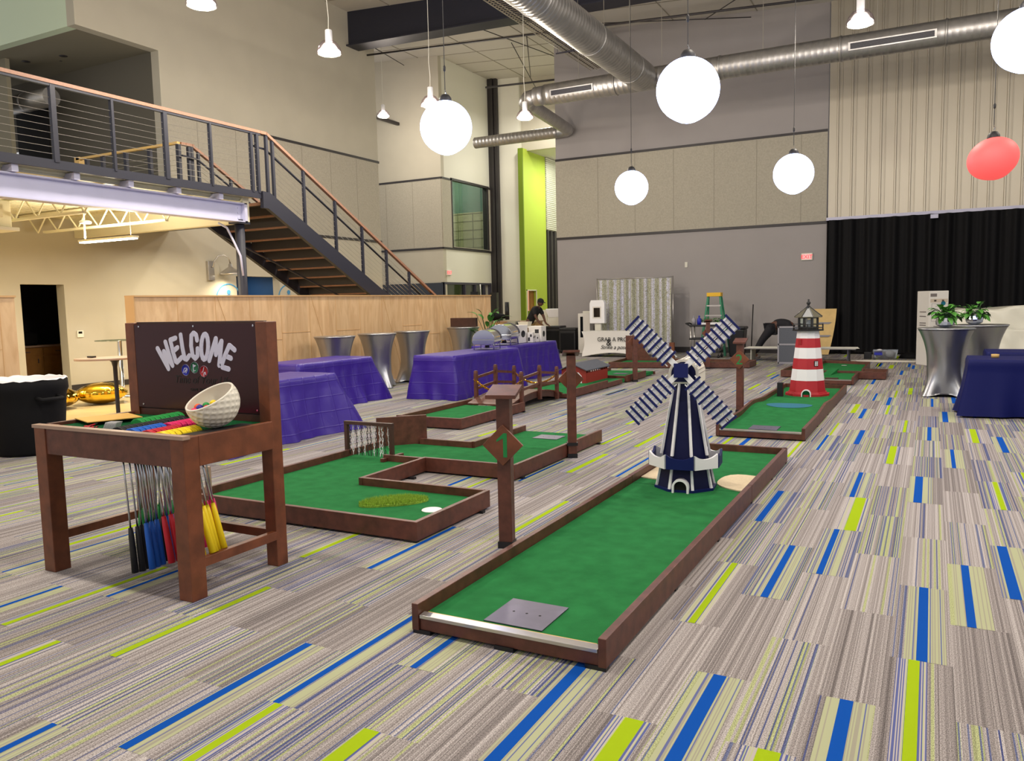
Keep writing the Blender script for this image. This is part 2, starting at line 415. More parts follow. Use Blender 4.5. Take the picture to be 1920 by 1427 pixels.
# floor: carpet planks with the bright accent yarns
f = MB(); f.mi = 0
f.face([(-10.45, -6, 0), (14, -6, 0), (14, 33, 0), (-10.45, 33, 0)])
strips = [('B', -9.22, 5.29, 0.015), ('B', -8.15, 4.29, 0.02), ('B', -7.69, 4.29, 0.02), ('B', -7.24, 8.29, 0.02), ('B', -6.41, 6.79, 0.02), ('B', -5.55, 3.79, 0.02), ('B', -5.1, 2.79, 0.02), ('B', -4.99, 12.79, 0.02), ('B', -4.89, 12.79, 0.02), ('B', -4.83, 10.29, 0.025), ('B', -4.61, 9.79, 0.025), ('B', -4.5, 1.79, 0.03), ('B', -4.11, 9.79, 0.025), ('B', -4.09, 2.79, 0.03), ('B', -3.77, 5.29, 0.04), ('B', -3.31, 15.29, 0.025), ('B', -3.27, 6.29, 0.03), ('B', -3.02, 3.79, 0.035), ('B', -3.01, 13.79, 0.025), ('B', -3.0, 0.79, 0.035), ('B', -2.8, 16.29, 0.045), ('B', -2.6, 1.79, 0.045), ('B', -2.54, 13.79, 0.03), ('B', -2.52, 6.79, 0.03), ('B', -2.33, 2.29, 0.035), ('B', -2.25, 8.29, 0.035), ('B', -2.0, 2.79, 0.035), ('B', -1.82, 8.29, 0.05), ('B', -1.33, 2.29, 0.055), ('B', -1.07, 5.79, 0.05), ('B', -1.03, 8.79, 0.03), ('B', -1.02, 19.79, 0.06), ('B', -0.93, 15.79, 0.05), ('B', -0.8, 11.29, 0.05), ('B', -0.76, 2.29, 0.055), ('B', -0.76, 4.29, 0.04), ('B', -0.76, 13.29, 0.035), ('B', -0.69, 9.29, 0.055), ('B', -0.54, 4.79, 0.035), ('B', -0.54, 12.79, 0.05), ('B', -0.53, 6.79, 0.035), ('B', -0.52, 17.79, 0.05), ('B', -0.51, 15.79, 0.035), ('B', -0.42, 19.79, 0.06), ('B', -0.26, 2.29, 0.05), ('B', -0.06, 6.79, 0.06), ('B', -0.04, 14.79, 0.05), ('B', 0.0, 3.79, 0.045), ('B', 0.01, 9.79, 0.04), ('B', 0.04, 12.79, 0.035), ('B', 0.19, 11.29, 0.065), ('B', 0.21, 4.29, 0.04), ('B', 0.22, 8.29, 0.035), ('B', 0.33, 13.29, 0.06), ('B', 0.43, 4.79, 0.055), ('B', 0.53, 11.79, 0.04), ('B', 0.7, 9.29, 0.06), ('L', -8.41, 4.79, 0.02), ('L', -7.81, 4.29, 0.03), ('L', -7.41, 3.79, 0.04), ('L', -7.2, 10.29, 0.02), ('L', -7.05, 4.79, 0.03), ('L', -6.97, 7.79, 0.02), ('L', -6.86, 7.29, 0.03), ('L', -6.85, 6.29, 0.03), ('L', -6.81, 3.29, 0.02), ('L', -6.55, 2.79, 0.04), ('L', -6.34, 3.29, 0.02), ('L', -6.08, 3.79, 0.02), ('L', -5.27, 3.29, 0.05), ('L', -5.05, 14.79, 0.04), ('L', -4.85, 8.29, 0.05), ('L', -4.22, 2.29, 0.04), ('L', -4.07, 8.79, 0.02), ('L', -3.75, 1.29, 0.04), ('L', -3.57, 5.79, 0.03), ('L', -3.56, 3.79, 0.04), ('L', -3.49, 9.79, 0.05), ('L', -3.35, 2.29, 0.045), ('L', -3.25, 8.29, 0.05), ('L', -3.03, 9.79, 0.03), ('L', -3.0, 6.79, 0.06), ('L', -2.95, 16.79, 0.06), ('L', -2.85, 8.29, 0.06), ('L', -2.82, 14.29, 0.065), ('L', -2.57, 4.79, 0.04), ('L', -2.31, 1.29, 0.04), ('L', -2.01, 8.79, 0.04), ('L', -1.84, 1.29, 0.07), ('L', -1.25, 8.29, 0.03), ('L', -1.02, 3.79, 0.035), ('L', -1.01, 9.79, 0.025), ('L', -0.99, 14.79, 0.03), ('L', -0.97, 1.79, 0.075), ('L', -0.93, 11.79, 0.065), ('L', -0.79, 19.29, 0.06), ('L', -0.51, 11.79, 0.03), ('L', -0.48, 13.79, 0.03), ('L', -0.47, 1.79, 0.08), ('L', -0.46, 5.79, 0.075), ('L', -0.32, 8.29, 0.065), ('L', -0.28, 14.29, 0.065), ('L', -0.25, 10.29, 0.035), ('L', -0.03, 2.79, 0.045), ('L', 0.46, 9.79, 0.065), ('L', 0.51, 6.79, 0.035)]
def strip(c, x, y, w):
    f.mi = 1 if c == 'B' else 2
    z = 0.0015
    f.face([(x - w / 2, y, z), (x + w / 2, y, z), (x + w / 2, y + 1, z), (x - w / 2, y + 1, z)])
    cl = math.floor((x + .13) / .25) * .25 - .13; z = .0008      # the tinted yarns either side, within the plank
    f.mi = 3 if c == 'B' else 4
    a, b = max(cl, x - w / 2 - (.05 if c == 'B' else .045)), min(cl + .25, x + w / 2 + (.075 if c == 'B' else .03))
    f.face([(a, y, z), (b, y, z), (b, y + 1, z), (a, y + 1, z)])
for s_ in strips: strip(*s_)
rs = random.Random(3)
for _ in range(190):     # accents of the parts of the hall farther out
    col = rs.randrange(-41, 20); par = col % 2; row = rs.randrange(-3, 20)
    y = 3.79 + 0.5 * par + row; x = -0.13 + 0.25 * col + rs.uniform(0.04, 0.2)
    seen = (0.8 < y < 19 and -5.3 + min(0, -(y - 9) * 0.1) < x < 0.7) or (x > -9 and 1 < y < 5.5 and x < 1)
    if seen: continue
    strip(rs.choice('BL'), x, y, rs.choice((0.02, 0.03, 0.045, 0.06)))
st(f.build('floor', ['carpet', 'blue_carpet', 'lime_carpet', 'carpet_pale', 'carpet_bluelines'], fix=False))
f = MB(); f.face([(-22, -6, 0), (-10.45, -6, 0), (-10.45, 33, 0), (-22, 33, 0)]); st(f.build('floor_concrete', 'concrete', fix=False))

# ceiling with panel joints
f = MB()
f.hull([(-22, -6, ZC(-22)), (14, -6, ZC(14)), (14, 33, ZC(14)), (-22, 33, ZC(-22))], [(-22, -6, ZC(-22) + .2), (14, -6, ZC(14) + .2), (14, 33, ZC(14) + .2), (-22, 33, ZC(-22) + .2)])
st(f.build('ceiling', 'ceiling_tile'))
f = MB()
for k in range(12):
    y = 14 + k * 1.2
    f.hull([(-20, y, ZC(-20) - .012), (12, y, ZC(12) - .012), (12, y + .025, ZC(12) - .012), (-20, y + .025, ZC(-20) - .012)], [(-20, y, ZC(-20)), (12, y, ZC(12)), (12, y + .025, ZC(12)), (-20, y + .025, ZC(-20))])
for k in range(13):
    x = -19 + k * 2.4
    f.box(x, x + .025, 14, 29, ZC(x) - .014, ZC(x) + .01)
st(f.build('trim_1', 'fiber_edge')) 

def wallbox(name, mats, *bx, **k):
    f = MB()
    for b in bx: f.box(*b)
    o = st(f.build(name, mats, **k)); return o
ZT = 10.7; w_ = .0
# back wall (X -10.9 .. -2.65) and its fibre band, then ribbed metal wall over the stage
wallbox('wall_back', 'wall_grey', (-10.9, -2.65, YB, YB + .3, 0, ZT))
def band(name, x0, x1, y, side='y', z0=3.70, z1=6.14, mt='fiber_board'):
    f = MB()
    if side == 'y': f.box(x0, x1, y - .03, y, z0, z1)
    else: f.box(y, y + .03, x0, x1, z0, z1)
    return st(f.build(name, mt))
band('trim_2', -10.9, -2.66, YB)
f = MB()
for z in (3.67, 6.17): f.box(-10.9, -2.66, YB - .045, YB, z - .035, z + .035)
st(f.build('trim_3', 'trim_dark'))
f = MB()
x = -9.45
while x < -2.8:
    f.box(x, x + .014, YB - .034, YB - .03, 3.72, 6.12); x += 1.22
st(f.build('trim_4', 'fiber_edge'))
wallbox('baseboard_back', 'trim_dark', (-10.9, -2.65, YB - .02, YB, 0, .17))
# ribbed metal
f = MB(); x = -2.62; pts = []
while x < 7.5:
    for dx, dy in ((0, 0), (.19, 0), (.205, -.045), (.235, -.045), (.25, 0), (.31, 0), (.317, -.014), (.333, -.014), (.34, 0)):
        pts.append((x + dx, dy))
    x += .36
for (a, ay), (b, by) in zip(pts, pts[1:]):
    f.face([(a, YB - .05 + ay, 3.78), (b, YB - .05 + by, 3.78), (b, YB - .05 + by, ZT), (a, YB - .05 + ay, ZT)])
mat('ribbed_metal', (188, 180, 164), 0.42, metal=0.25)
st(f.build('wall_back_ribbed', 'ribbed_metal'))
wallbox('trim_5', 'beam_lilac', (-2.65, 7.5, YB - .14, YB - .02, 3.70, 3.78))
wallbox('wall_back_stage', 'black_void', (-2.7, -2.6, YB + .3, YB + 1.3, 0, 3.9), (-2.6, 8, YB + 1.2, YB + 1.3, 0, 3.8), (-2.6, 8, YB, YB + 1.3, 3.8, 3.9))
# alcove wall, returns
wallbox('wall_alcove', 'wall_paint', (-19.2, XL - w_, YA, YA + .2, 0, ZT))
band('trim_6', -19.2, XL, YA)
# --- long side wall, X = XL, openings: kitchen door, restroom niche, loft
f = MB(); w = .25
y_door0, y_door1, y_n0, y_n1 = 9.40, 10.29, 14.9, 16.43
f.box(XL - w, XL, 0, y_door0, 0, 3.55); f.box(XL - w, XL, y_door0, y_door1, 2.19, 3.55); f.box(XL - w, XL, y_door1, y_n0, 0, 3.55)
f.box(XL - w, XL, y_n0, y_n1, 2.46, 3.55); f.box(XL - w, XL, y_n1, 21.05, 0, 3.55)
f.box(XL - w, XL, 12.95, 21.05, 3.55, ZT)            # beyond the loft
f.box(XL - w, XL, 10.95, 12.95, 7.52, ZT)            # bulkhead over the loft
st(f.build('wall_left', 'wall_paint'))
f = MB(); f.box(-22, XL - w, 10.95, 11.15, 7.52, ZT); st(f.build('wall_left_bulkhead', 'wall_green_lit'))
f = MB(); f.box(-22, XL - w, 11.15, 12.95, 7.52, 7.7); st(f.build('ceiling_loft', 'soffit'))
f = MB()
for (x, y, r_) in ((-17.9, 12.1, .09), (-18.3, 12.3, .03), (-19.0, 11.9, .09), (-19.9, 12.2, .03)): f.lathe([(0, 7.515), (r_, 7.515), (r_, 7.55)], (x, y, 0), 16)
st(f.build('trim_7', 'trim_dark'))
f = MB(); f.box(-20.9, XL - w, 12.95, 13.15, 3.7, 7.55); f.box(-22, -20.9, 12.95, 13.15, 5.9, 7.55); st(f.build('wall_loft', 'wall_dark'))
f = MB(); f.box(-22, -19.15, 11.5, 11.6, 3.7, 7.6); st(f.build('wall_loft_side', 'soffit'))
f = MB(); f.box(-21.2, -19.9, 12.9, 12.94, 3.7, 7.0); st(f.build('door_1', 'black_void'))
f = MB(); f.box(XL, XL + .03, 12.97, 21.0, 3.70, 6.14); st(f.build('trim_8', 'fiber_board'))
f = MB()
for z in (3.67, 6.17): f.box(XL, XL + .045, 12.97, 21.05, z - .035, z + .035)
f.box(-19.2, XL, YA - .045, YA, 3.635, 3.705); f.box(-19.2, XL, YA - .045, YA, 6.135, 6.205)
f.box(XL, XL + .045, YA, 28.3, 3.635, 3.705); f.box(XL, XL + .045, YA, 25.3, 6.135, 6.205); f.box(XL, XL + .045, 28.2, 28.5, 6.135, 6.205)
st(f.build('trim_9', 'trim_dark'))
f = MB()
for y in (13.9, 15.1, 16.3, 17.5, 18.7, 19.9): f.box(XL + .03, XL + .034, y, y + .014, 3.72, 6.12)
for x in (-18.2, -17.0): f.box(x, x + .014, YA - .034, YA - .03, 3.72, 6.12)
st(f.build('trim_10', 'fiber_edge'))
wallbox('baseboard_left', 'trim_dark', (XL, XL + .015, 10.3, 14.9, 0, .12), (XL, XL + .015, 0, 9.4, 0, .12))
# kitchen behind the open door
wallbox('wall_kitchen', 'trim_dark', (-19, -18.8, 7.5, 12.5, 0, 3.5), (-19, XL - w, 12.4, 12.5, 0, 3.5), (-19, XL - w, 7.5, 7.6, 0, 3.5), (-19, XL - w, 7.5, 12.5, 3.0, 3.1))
# restroom niche
wallbox('wall_niche', 'blue_wall', (-17.4, -17.3, 14.7, 16.7, 0, 2.9), (-17.3, XL - w, 14.7, 14.9, 0, 2.9), (-17.3, XL - w, 16.43, 16.63, 0, 2.9), (-17.3, XL - w, 14.7, 16.7, 2.6, 2.7))
f = MB(); f.lathe([(0, 2.585), (.12, 2.585), (.12, 2.6)], (-16.7, 15.6, 0)); st(f.build('trim_11', 'emit_panel'))
# alcove side continuing with the upper window
f = MB()
f.box(XL - w, XL, YA + .2, 28.4, 0.0, .9); f.box(XL - w, XL, YA + .2, 28.4, 2.42, 3.72); f.box(XL - w, XL, YA + .2, 28.4, 6.2, ZT)
f.box(XL - w, XL, YA + .2, 25.4, 3.72, 6.2); f.box(XL - w, XL, 28.15, 28.4, 3.72, 6.2); f.box(XL - w, XL, 28.25, 28.4, .9, 2.42)
f.box(-19.2, XL - w, 28.3, 28.4, 0, ZT)
st(f.build('wall_office', 'pale_wall'))
f = MB(); f.box(XL, XL + .03, YA, 25.38, 3.70, 6.14); f.box(XL, XL + .03, 25.38, 28.17, 3.66, 3.75); f.box(XL, XL + .03, 28.17, 28.32, 3.7, 6.14); st(f.build('trim_12', 'fiber_board'))
t = st(MB().box(XL - .03, XL - .01, 25.4, 28.15, 3.72, 6.2).build('window_1', 'glass_window'))
f = MB()
f.box(XL - .08, XL + .05, 25.36, 25.42, 3.7, 6.22); f.box(XL - .2, XL + .02, 28.08, 28.17, 3.7, 6.22); f.box(XL - .08, XL + .05, 25.36, 28.17, 6.16, 6.24); f.box(XL - .08, XL + .03, 25.4, 28.15, 3.7, 3.73)
fr = f.build('window_frame', 'trim_dark', t)
mat('office_teal', (110, 140, 132), .8); mat('office_cream_glow', (176, 170, 140), .8, emit=(176, 168, 130), estr=.25)  # the cream wall glows by itself in place of office lighting
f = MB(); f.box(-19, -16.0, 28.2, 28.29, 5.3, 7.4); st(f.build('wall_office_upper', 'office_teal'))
f = MB(); f.box(-19, -16.0, 28.19, 28.29, 3.5, 5.3); st(f.build('wall_office_lower', 'office_cream_glow'))
f = MB()
for x in (-16.5, -17.2, -17.9): f.box(x, x + .02, 28.17, 28.19, 3.5, 5.3)
for z in (3.9, 4.25, 4.6, 4.95, 5.25): f.box(-19, -16, 28.17, 28.19, z, z + .015)
st(f.build('trim_13', 'fiber_edge'))
# low strip windows
for nm, (a, b) in zip(('window_2', 'window_3', 'window_4'), ((YA + .3, 26.2), (26.25, 27.0), (27.05, 27.7))):
    st(MB().box(XL - .1, XL - .08, a, b, .9, 2.38).build(nm, 'glass_window'))
f = MB()
for y in (YA, 26.2, 27.0, 27.7, 28.2): f.box(XL - .12, XL + .01, y, y + .07, .9, 2.42)
f.box(XL - .12, XL + .012, YA, 28.25, 2.36, 2.44)
st(f.build('trim_14', 'steel_dark'))
wallbox('window_5', 'glass_dark', (-19.2, XL - .02, YA - .05, YA - .01, .3, 2.42))
wallbox('wall_office_dark', 'black_void', (-18.2, -18.1, YA + .2, 28.3, 0, 3.2), (-18.2, XL - w, YA + .2, 28.3, 3.2, 3.3))
# black double column, pale wall, lime wall, ribbed white wall beyond the passage
f = MB()
f.box(XL, -15.62, 28.3, 28.44, 0, ZT); f.box(-15.6, -15.5, 28.26, 28.44, 0, ZT); f.box(-15.47, -15.34, 28.3, 28.44, 0, ZT)
st(f.build('column_black', 'trim_dark'))
wallbox('wall_rear_pale', 'pale_wall', (XL, -14.42, 28.45, 28.6, 0, ZT))
wallbox('wall_rear_upper', 'wall_paint', (-14.7, -10.6, 28.6, 28.8, 7.55, ZT))
wallbox('ceiling_passage', 'ceiling_tile', (-14.25, -10.6, 28.8, 33, 7.55, 7.65))
f = MB(); f.box(-14.4, -14.2, 28.2, 28.26, 0, 7.6); st(f.build('wall_lime_edge', 'lime_dark'))
f = MB(); f.box(-14.4, -14.2, 28.26, 28.35, 0, 7.6); f.box(-14.4, -14.2, 28.35, 29.2, 2.12, 7.6); f.box(-14.4, -14.2, 29.2, 30.25, 0, 7.6); st(f.build('wall_lime', 'lime_wall'))
mat('room_peach_glow', (240, 190, 160), .8, emit=(255, 196, 160), estr=.35)  # self-glowing wall colour stands in for the lit room's lamps
wallbox('wall_lit_room', 'room_peach_glow', (-15.3, -15.2, 29.0, 32.2, 0, 3.0))
f = MB(); f.box(-14.2, -14.17, 28.33, 28.37, 0, 2.14); f.box(-14.2, -14.17, 29.18, 29.22, 0, 2.14); f.box(-14.2, -14.17, 28.33, 29.22, 2.1, 2.14); st(f.build('trim_15', 'pale_wall'))
f = MB(); f.box(-14.35, -14.3, 28.85, 29.2, 0, 2.1); st(f.build('door_2', 'cabinet_oak'))
f = MB(); z = 4.6; k = 0
while z < 7.6:
    f.face([(-14.2, 30.25, z), (-14.2, 31.6, z), (-14.14, 31.6, z + .04), (-14.14, 30.25, z + .04)]); f.face([(-14.14, 30.25, z + .04), (-14.14, 31.6, z + .04), (-14.2, 31.6, z + .08), (-14.2, 30.25, z + .08)]); z += .08
f.box(-14.5, -14.2, 30.25, 33, 4.6, 7.7)
st(f.build('wall_rear_ribbed', 'pale_wall'))
f = MB(); f.box(-14.6, -14.3, 30.25, 33, 0, 4.6); st(f.build('wall_rear_right', 'pale_wall'))
f = MB()
for k in range(4): f.box(-14.3, -14.15, 30.3 + k * .36, 30.42 + k * .36, 0, 4.6)
st(f.build('trim_16', 'trim_dark'))
wallbox('wall_far', 'pale_wall', (-15, -10, 32.6, 32.8, 0, 8), (-10.75, -10.6, YB + .3, 33, 0, ZT))

# deep steel beam under the roof
f = MB()
f.hull([(XL, 19.8, 9.44), (8, 19.8, 8.7), (8, 20.15, 8.7), (XL, 20.15, 9.44)], [(XL, 19.8, ZC(XL)), (8, 19.8, ZC(8)), (8, 20.15, ZC(8)), (XL, 20.15, ZC(XL))])
f.hull([(XL, 19.68, 9.40), (8, 19.68, 8.66), (8, 20.27, 8.66), (XL, 20.27, 9.40)], [(XL, 19.68, 9.44), (8, 19.68, 8.7), (8, 20.27, 8.7), (XL, 20.27, 9.44)])
st(f.build('beam_roof', 'steel_ink'))

# birch plywood half walls
def half_wall(name, y0, y1):
    f = MB(); f.box(-10.63, -10.45, y0, y1, 0, 1.82); f.mi = 1; f.box(-10.66, -10.43, y0 - .01, y1 + .01, 1.82, 1.845); f.box(-10.64, -10.44, y0 - .02, y0, 0, 1.83)
    o = st(f.build(name, ['birch', 'birch_core']))
    g = MB(); y = y0 + .75; k = 0; rr = random.Random(5)
    while y < y1 - .1:
        g.box(-10.452, -10.446, y, y + .008, 0, 1.82)
        zz = rr.uniform(.45, 1.2)
        if k % 3 != 1: g.box(-10.452, -10.446, y, min(y + .75, y1), zz, zz + .008)
        if k % 3 == 1 and y + .7 < y1:
            g.hull([(-10.452, y + .05, 1.82), (-10.452, y + .06, 1.82), (-10.452, y + .66, .2), (-10.452, y + .65, .2)], [(-10.446, y + .05, 1.82), (-10.446, y + .06, 1.82), (-10.446, y + .66, .2), (-10.446, y + .65, .2)])
        y += .75; k += 1
    g.build('joint', 'birch_core', o)
    return o
half_wall('partition', 7.9, 18.7)
half_wall('partition_near', 2.2, 6.15)

# ---------------------------------------------------------------- mezzanine
f = MB(); f.box(XL, -10.78, -2, 10.8, 3.60, 3.70); st(f.build('slab_mezzanine', 'cream_steel'))
f = MB(); f.box(-10.78, -10.74, -2, 10.85, 3.585, 3.71); f.box(XL, -12.75, 10.8, 10.85, 3.45, 3.7); f.box(-16, -12.75, 10.8, 12.95, 3.45, 3.7); st(f.build('trim_17', 'steel_ink'))
f = MB(); f.box(-10.98, -10.95, -2, 10.62, 3.17, 3.47); f.box(-11.07, -10.86, -2, 10.62, 3.465, 3.485); f.box(-11.07, -10.86, -2, 10.62, 3.15, 3.17); f.box(-11.02, -10.86, 10.56, 10.62, 3.15, 3.485)
b = st(f.build('beam_mezzanine', 'beam_lilac'))
f = MB()
for z in (3.22, 3.31, 3.40): f.lathe([(0, .012), (.012, .008), (.014, 0)], (0, 0, 0), 8)
f.bm.clear()
for z in (3.22, 3.31, 3.40): f.cyl((-10.95, 10.48, z), (-10.935, 10.48, z), .014, 8)
f.build('bolt', 'beam_lilac', b)
f = MB(); y = -.5
while y < 10.6:
    f.box(-13.5, -10.80, y, y + .09, 3.49, 3.585); y += .87
st(f.build('beam_outrigger', 'beam_lilac'))
f = MB(); f.box(XL, -10.95, 10.6, 10.75, 3.15, 3.6); st(f.build('beam_soffit', 'cream_steel'))
f = MB(); f.box(XL, -11.0, -2, 10.6, 3.56, 3.60)
x = XL
while x < -11.1:
    f.box(x, x + .08, -2, 10.6, 3.53, 3.56); x += .16
st(f.build('ceiling_mezzanine', 'cream_steel'))
f = MB(); f.cyl((-11.0, 10.55, 0), (-11.0, 10.55, 3.2), .085, 16); f.box(-11.13, -10.87, 10.42, 10.68, 3.12, 3.16)
st(f.build('column_mezzanine', 'steel_ink'))
# open web joists
def joist():
    t = thing('bar_joist', 'cream open web steel joist under the mezzanine deck', 'joist', group='open web joists under the mezzanine')
    f = MB(); f.box(-15.7, -11.1, -.04, .04, 3.46, 3.5); f.build('top_chord', 'cream_steel', t)
    f = MB(); f.box(-15.0, -11.6, -.035, .035, 3.13, 3.17); f.build('bottom_chord', 'cream_steel', t)
    f = MB(); n = 14; xs = [-15.5 + i * (4.2 / n) for i in range(n + 1)]
    for i in range(n): f.cyl((xs[i], 0, 3.47 if i % 2 == 0 else 3.15), (xs[i + 1], 0, 3.15 if i % 2 == 0 else 3.47), .014, 6)
    f.build('web', 'cream_steel', t)
    return t
j0 = joist()
for i, y in enumerate((9.5, 8.0, 6.5, 5.0, 3.5)):
    o = j0 if i == 0 else dup(j0); o.location = (0, y, 0)
# ceiling cassette unit
t = thing('air_handler', 'cream boxy air conditioning unit hung under the mezzanine deck', 'air conditioner', (-13.8, 7.2, 3.1))
f = MB(); f.box(-.65, .65, -.6, .6, -.1, .32); f.build('housing', 'cream_steel', t, bevel=.01)
f = MB(); f.box(-.72, .72, -.68, .68, -.16, -.1); f.build('grille', 'pale_wall', t, bevel=.01)
f = MB(); f.box(.7, .95, .1, .3, .02, .22); f.build('junction_box', 'cream_steel', t)
t = thing('strip_light', 'slim glowing linear light hung under the mezzanine deck', 'light', (-12.55, 9.05, 2.84), 0)
f = MB(); f.box(-.72, .72, -.06, .06, 0, .035); f.build('housing', 'cream_steel', t)
f = MB(); f.box(-.7, .7, -.05, .05, -.02, 0); f.build('diffuser', 'emit_white', t)
f = MB(); f.cyl((-.6, 0, .03), (-.6, 0, .62), .014); f.cyl((.6, 0, .03), (.6, 0, .62), .003, 6); f.build('stem', 'cream_steel', t)
lamp('strip_light_lamp', 'AREA', (-12.55, 9.05, 2.80), 90, (1, .88, .66), 1.4, size_y=.1)
t = thing('smoke_detector', 'round white detector on the joists above the linear light', 'detector', (-12.9, 8.9, 3.12)); MB().lathe([(0, 0), (.09, .01), (.1, .04), (.07, .06), (0, .06)]).build('body', 'pale_wall', t)

# cable railing along the deck edge
XM = -10.76
t = thing('deck_railing', 'steel cable railing with wooden handrail along the mezzanine edge', 'railing')
posts = [(1.4, .05), (2.3, .03), (3.3, .05), (4.25, .03), (5.2, .05), (6.13, .03), (7.06, .055), (7.96, .03), (8.88, .055), (9.77, .03), (10.68, .04), (10.82, .04)]
for y, w_ in posts:
    MB().box(XM - .03, XM + .03, y - w_ / 2 * 1.3, y + w_ / 2 * 1.3, 3.4 if y > 10.9 else 3.68, 4.72).build('post', 'steel_ink', t)
MB().box(XM - .035, XM + .035, 1, 10.9, 4.735, 4.785).build('handrail', 'handrail_wood', t)
MB().box(XM - .025, XM + .025, 1, 10.9, 4.70, 4.735).build('top_bar', 'steel_ink', t)
for k in range(9):
    z = 3.79 + k * .095
    MB().cyl((XM, 1, z), (XM, 10.84, z), .0035, 5).build('cable', 'cable', t)
# inner railing along the stair head
t = thing('landing_railing', 'cable railing with oak newel across the landing behind the deck railing', 'railing')
XF = -12.68
MB().box(-15.75, -15.6, 10.72, 10.84, 3.7, 4.8).build('newel', 'newel_oak', t)
MB().box(-15.7, XF, 10.72, 10.79, 4.74, 4.785).build('handrail', 'newel_oak', t)
for x in (-15.4, -14.9, -14.2, -13.5, XF - .02): MB().box(x - .04, x + .04, 10.73, 10.79, 3.7, 4.74).build('post', 'steel_ink', t)
for k in range(9): MB().cyl((-15.7, 10.76, 3.79 + k * .095), (XF, 10.76, 3.79 + k * .095), .0035, 5).build('cable', 'cable', t)
# staircase
t = thing('staircase', 'dark steel staircase coming down from the mezzanine behind the birch wall', 'staircase')
ya, za, yb_, zb = 11.07, 3.70, 18.0, 0.0
slope = (za - zb) / (yb_ - ya - .1)
zs = lambda y: za - (y - ya) * slope
for X0 in (XM, XF):
    f = MB()
    poly = [(10.88, 3.72), (11.07, 3.70), (yb_, 0.02), (yb_ - .65, 0.0), (11.0, 3.42), (10.88, 3.42)]
    f.prism(poly, 'x', X0 - .04, X0 + .04); f.build('stringer', 'steel_ink', t)
    MB().box(X0 - .035, X0 + .035, 10.905, 11.06, 4.735, 4.785).build('handrail', 'handrail_wood', t)
    hr = MB(); hr.prism([(11.05, 4.785), (11.05, 4.73), (yb_ - .2, 4.73 - slope * (yb_ - .25 - 11.05)), (yb_ - .2, 4.785 - slope * (yb_ - .25 - 11.05))], 'x', X0 - .035, X0 + .035); hr.build('handrail', 'handrail_wood', t)
    f = MB(); f.tube([(X0 - .08 if X0 == XM else X0 + .08, 10.75, 4.52), (X0 - .08 if X0 == XM else X0 + .08, 11.1, 4.50), (X0 - .08 if X0 == XM else X0 + .08, yb_ - .3, 4.50 - slope * (yb_ - .3 - 11.1))], .02, 8); f.build('grab_rail', 'steel_ink', t)
    for y in (11.05, 11.2, 11.99, 12.88, 13.72, 14.55, 15.4, 16.3, 17.2):
        MB().box(X0 - .025, X0 + .025, y - .025, y + .025, zs(y) - .1, zs(y) + 1.03).build('post', 'steel_ink', t)
    for k in range(9):
        dz = .12 + k * .095
        MB().cyl((X0, 11.2, zs(11.2) + dz), (X0, yb_ - .3, zs(yb_ - .3) + dz), .0035, 5).build('cable', 'cable', t)
    if X0 == XF:
        for y in (10.98,): MB().box(X0 - .03, X0 + .03, y - .03, y + .03, 3.6, 4.72).build('post', 'steel_ink', t)
        MB().box(X0 - .03, X0 + .03, 10.8, 11.1, 4.73, 4.785).build('handrail', 'handrail_wood', t)
n = 20
mat('tread_dark', (44, 40, 44), .6)
for k in range(n):
    y = 11.15 + k * (yb_ - 11.3) / n; z = zs(y) - .12
    f = MB(); f.box(XF + .04, XM - .04, y, y + .30, z, z + .03); f.mi = 1; f.box(XF + .04, XM - .04, y - .015, y + .01, z - .02, z + .035)
    f.build('tread', ['tread_dark', 'handrail_wood'], t)
    f = MB(); f.box(XF + .04, XM - .04, y + .27, y + .28, z - .17, z); f.build('riser', 'tread_dark', t)
f = MB(); f.cyl((XF + .3, 11.3, 3.1), (XM - .5, 15.4, 1.2), .02, 6); f.build('brace', 'steel_ink', t)
f = MB(); f.tube([(-11.25, 10.3, 3.14), (-11.1, 10.35, 3.05), (-11.0, 10.40, 2.8), (-10.88, 10.42, 2.55), (-10.86, 10.44, 2.2)], .02, 8)
tag(f.build('conduit', 'beam_lilac'), 'pale bent conduit running down to the mezzanine column', 'conduit')

# loft duct
t = thing('loft_duct', 'grey round duct end inside the dark loft behind the railing', 'duct', (0, 0, 0))
f = MB(); f.cyl((-21.5, 12.2, 6.72), (-18.6, 12.2, 6.72), .22, 20); f.build('duct', 'galv', t)
for x in (-20.5, -19.6): MB().cyl((x, 12.2, 6.72), (x + .04, 12.2, 6.72), .228, 20).build('collar', 'galv', t)
t = tag(MB().box(-17.72, -17.66, 12.93, 12.95, 4.7, 4.85).build('light_switch', 'pale_wall'), 'small pale switch on the dark loft wall', 'switch')
